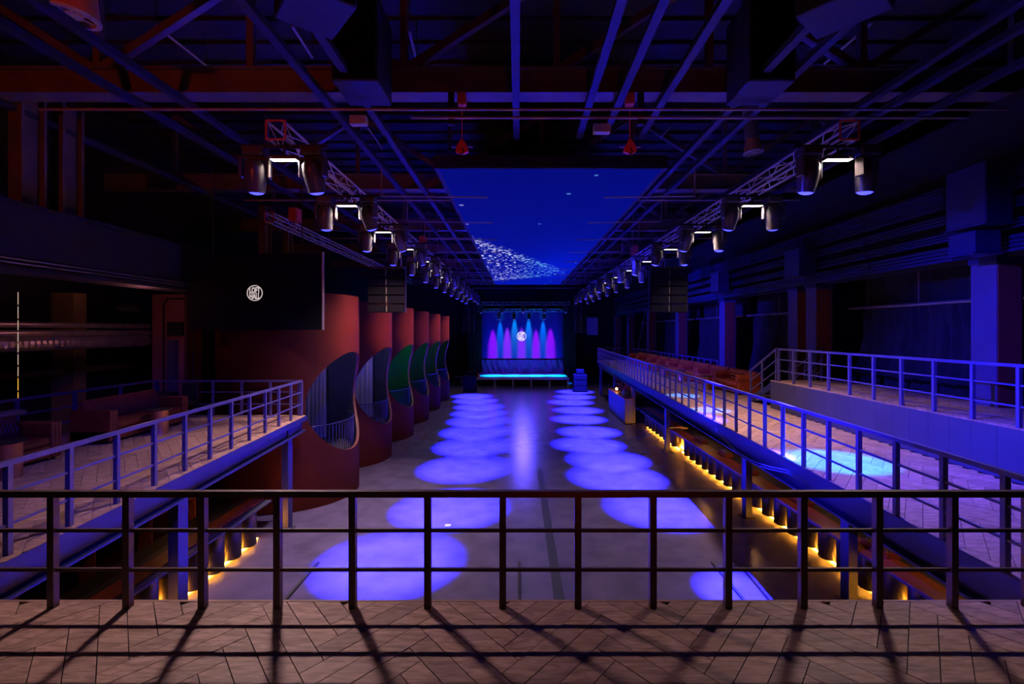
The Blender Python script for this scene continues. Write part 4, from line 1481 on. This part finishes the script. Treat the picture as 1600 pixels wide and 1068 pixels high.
def drum(label, x, y, r=0.19, h=0.58):
    t = thing('drum_table', label, 'side table', (x, y, DZ))
    MB().lathe([(0, 0), (r, 0), (r, 0.02), (r * 0.97, 0.03), (r * 0.97, h - 0.03), (r, h - 0.02), (r, h), (0, h)], 24).build('drum_body', M['copper'], t, local=True, smooth=True)
    MB().lathe([(0, h), (r * 1.3, h), (r * 1.3, h + 0.02), (0, h + 0.02)], 24).build('table_top', M['black'], t, local=True)
    return t


drum('copper drum side table before the middle of left balcony sofa', -8.74, 11.85)
drum('copper drum side table at the left edge of view', -8.72, 8.3, 0.2, 0.6)
for k, y in enumerate((20.9, 24.2, 27.2, 31.0)):
    drum('copper drum side table before the right sofas, %s from the stairs' % ORD[k], 8.1, y, 0.2, 0.55)
# chair and coat stand by the end of left balcony
t = thing('chair', 'black slim chair at the far end of left balcony', 'chair', (-9.6, 14.0, DZ))
MB().cbox(-0.24, 0.24, -0.24, 0.24, 0.42, 0.48, 0.02).build('seat', M['black'], t, local=True)
MB().cbox(-0.24, 0.24, 0.2, 0.25, 0.5, 1.0, 0.02).build('backrest', M['black'], t, local=True)
for sx in (-1, 1):
    for sy in (-1, 1):
        MB().tube((sx * 0.22, sy * 0.22, 0), (sx * 0.2, sy * 0.2, 0.42), 0.016, 6).build('leg', M['black'], t, local=True)
t = thing('equipment_box', 'low black control box on the floor behind the left sofa end', 'box', (-10.2, 13.9, DZ))
MB().cbox(-0.3, 0.3, -0.3, 0.3, 0.0, 0.75, 0.02).build('box_body', M['black'], t, local=True)
MB().box(-0.25, 0.25, -0.31, -0.3, 0.1, 0.65).build('front_panel', M['grille'], t, local=True)
t = thing('folded_blanket', 'grey folded blanket on the back of the left edge sofa', 'blanket', (-9.82, 9.3, DZ + 0.86))
MB().cbox(-0.16, 0.16, -0.3, 0.3, 0, 0.1, 0.04).build('blanket_fold', M['column'], t, local=True)

# ------------------------------------------------------------------ floor details
o = MB().box(0.73, 0.95, 4.6, 19.4, 0, 0.006).build('floor_strip', M['dark_strip'])
tag(o, 'dark strip laid along the middle of hall floor', 'floor strip')
for i, x in enumerate((-4.75, 0.02, 4.6)):
    o = MB().bar((x, 9.0, 0.02), (x, 11.55, 0.02), 0.06, 0.04).build('floor_bar', M['black'])
    tag(o, 'thin dark bar on the hall floor below the front balcony, %s' % ['left one', 'middle one', 'right one'][i], 'floor bar')
o = MB().box(-2.08, -1.92, 13.7, 13.85, 0, 0.01).build('paper_scrap', M['white'])
tag(o, 'tiny white paper scrap on the hall floor beside lamp pool', 'paper')
# loose cable on the right balcony beam
pts = []
for k in range(25):
    u = k / 24
    y = 13.2 - 4.6 * u
    pts.append((RX(y) - 0.06, y, 2.78 - 0.24 * math.sin(PI * min(1, u * 1.2)) - 0.02 * u))
for j, dz in enumerate((0, 0.06)):
    o = MB().path([(x - 0.02 * j, y, z + dz) for x, y, z in pts], 0.012, 6).build('loose_cable', M['steel_blue'])
    tag(o, '%s sagging cable along the right balcony beam' % ('lower' if j == 0 else 'upper'), 'cable')

# thin pale conduits under the roof deck
HZ = 12.2
for i, (ax, ay, bx, by) in enumerate([(243, 40, 322, 102), (457, 42, 488, 90), (640, 50, 651, 95), (1288, 100, 1362, 36), (1318, 98, 1350, 106), (575, 200, 597, 232), (595, 185, 610, 207), (1032, 215, 1048, 198)]):
    ya, yb_ = (HZ - CZ) * F / (517 - ay), (HZ - CZ) * F / (517 - by)
    a = Vector(((ax - 810) / F * ya, ya, HZ))
    b = Vector(((bx - 810) / F * yb_, yb_, HZ))
    t = thing('roof_conduit', 'thin pale conduit hung below the roof deck, %s' % ['left of the near air nozzle', 'beside the near left channel', 'between the channels at top', 'right of the big right box', 'short one across right bay', 'past the left junction box', 'shorter one near left junction box', 'right of the right hook'][i], 'conduit', tuple((a + b) / 2))
    MB().tube(a, b, 0.03, 6).build('conduit_tube', M['white'], t)
    for p in (a, b):
        MB().tube(p, (p.x, p.y, 13.3), 0.012, 5).build('hanger', M['black'], t)
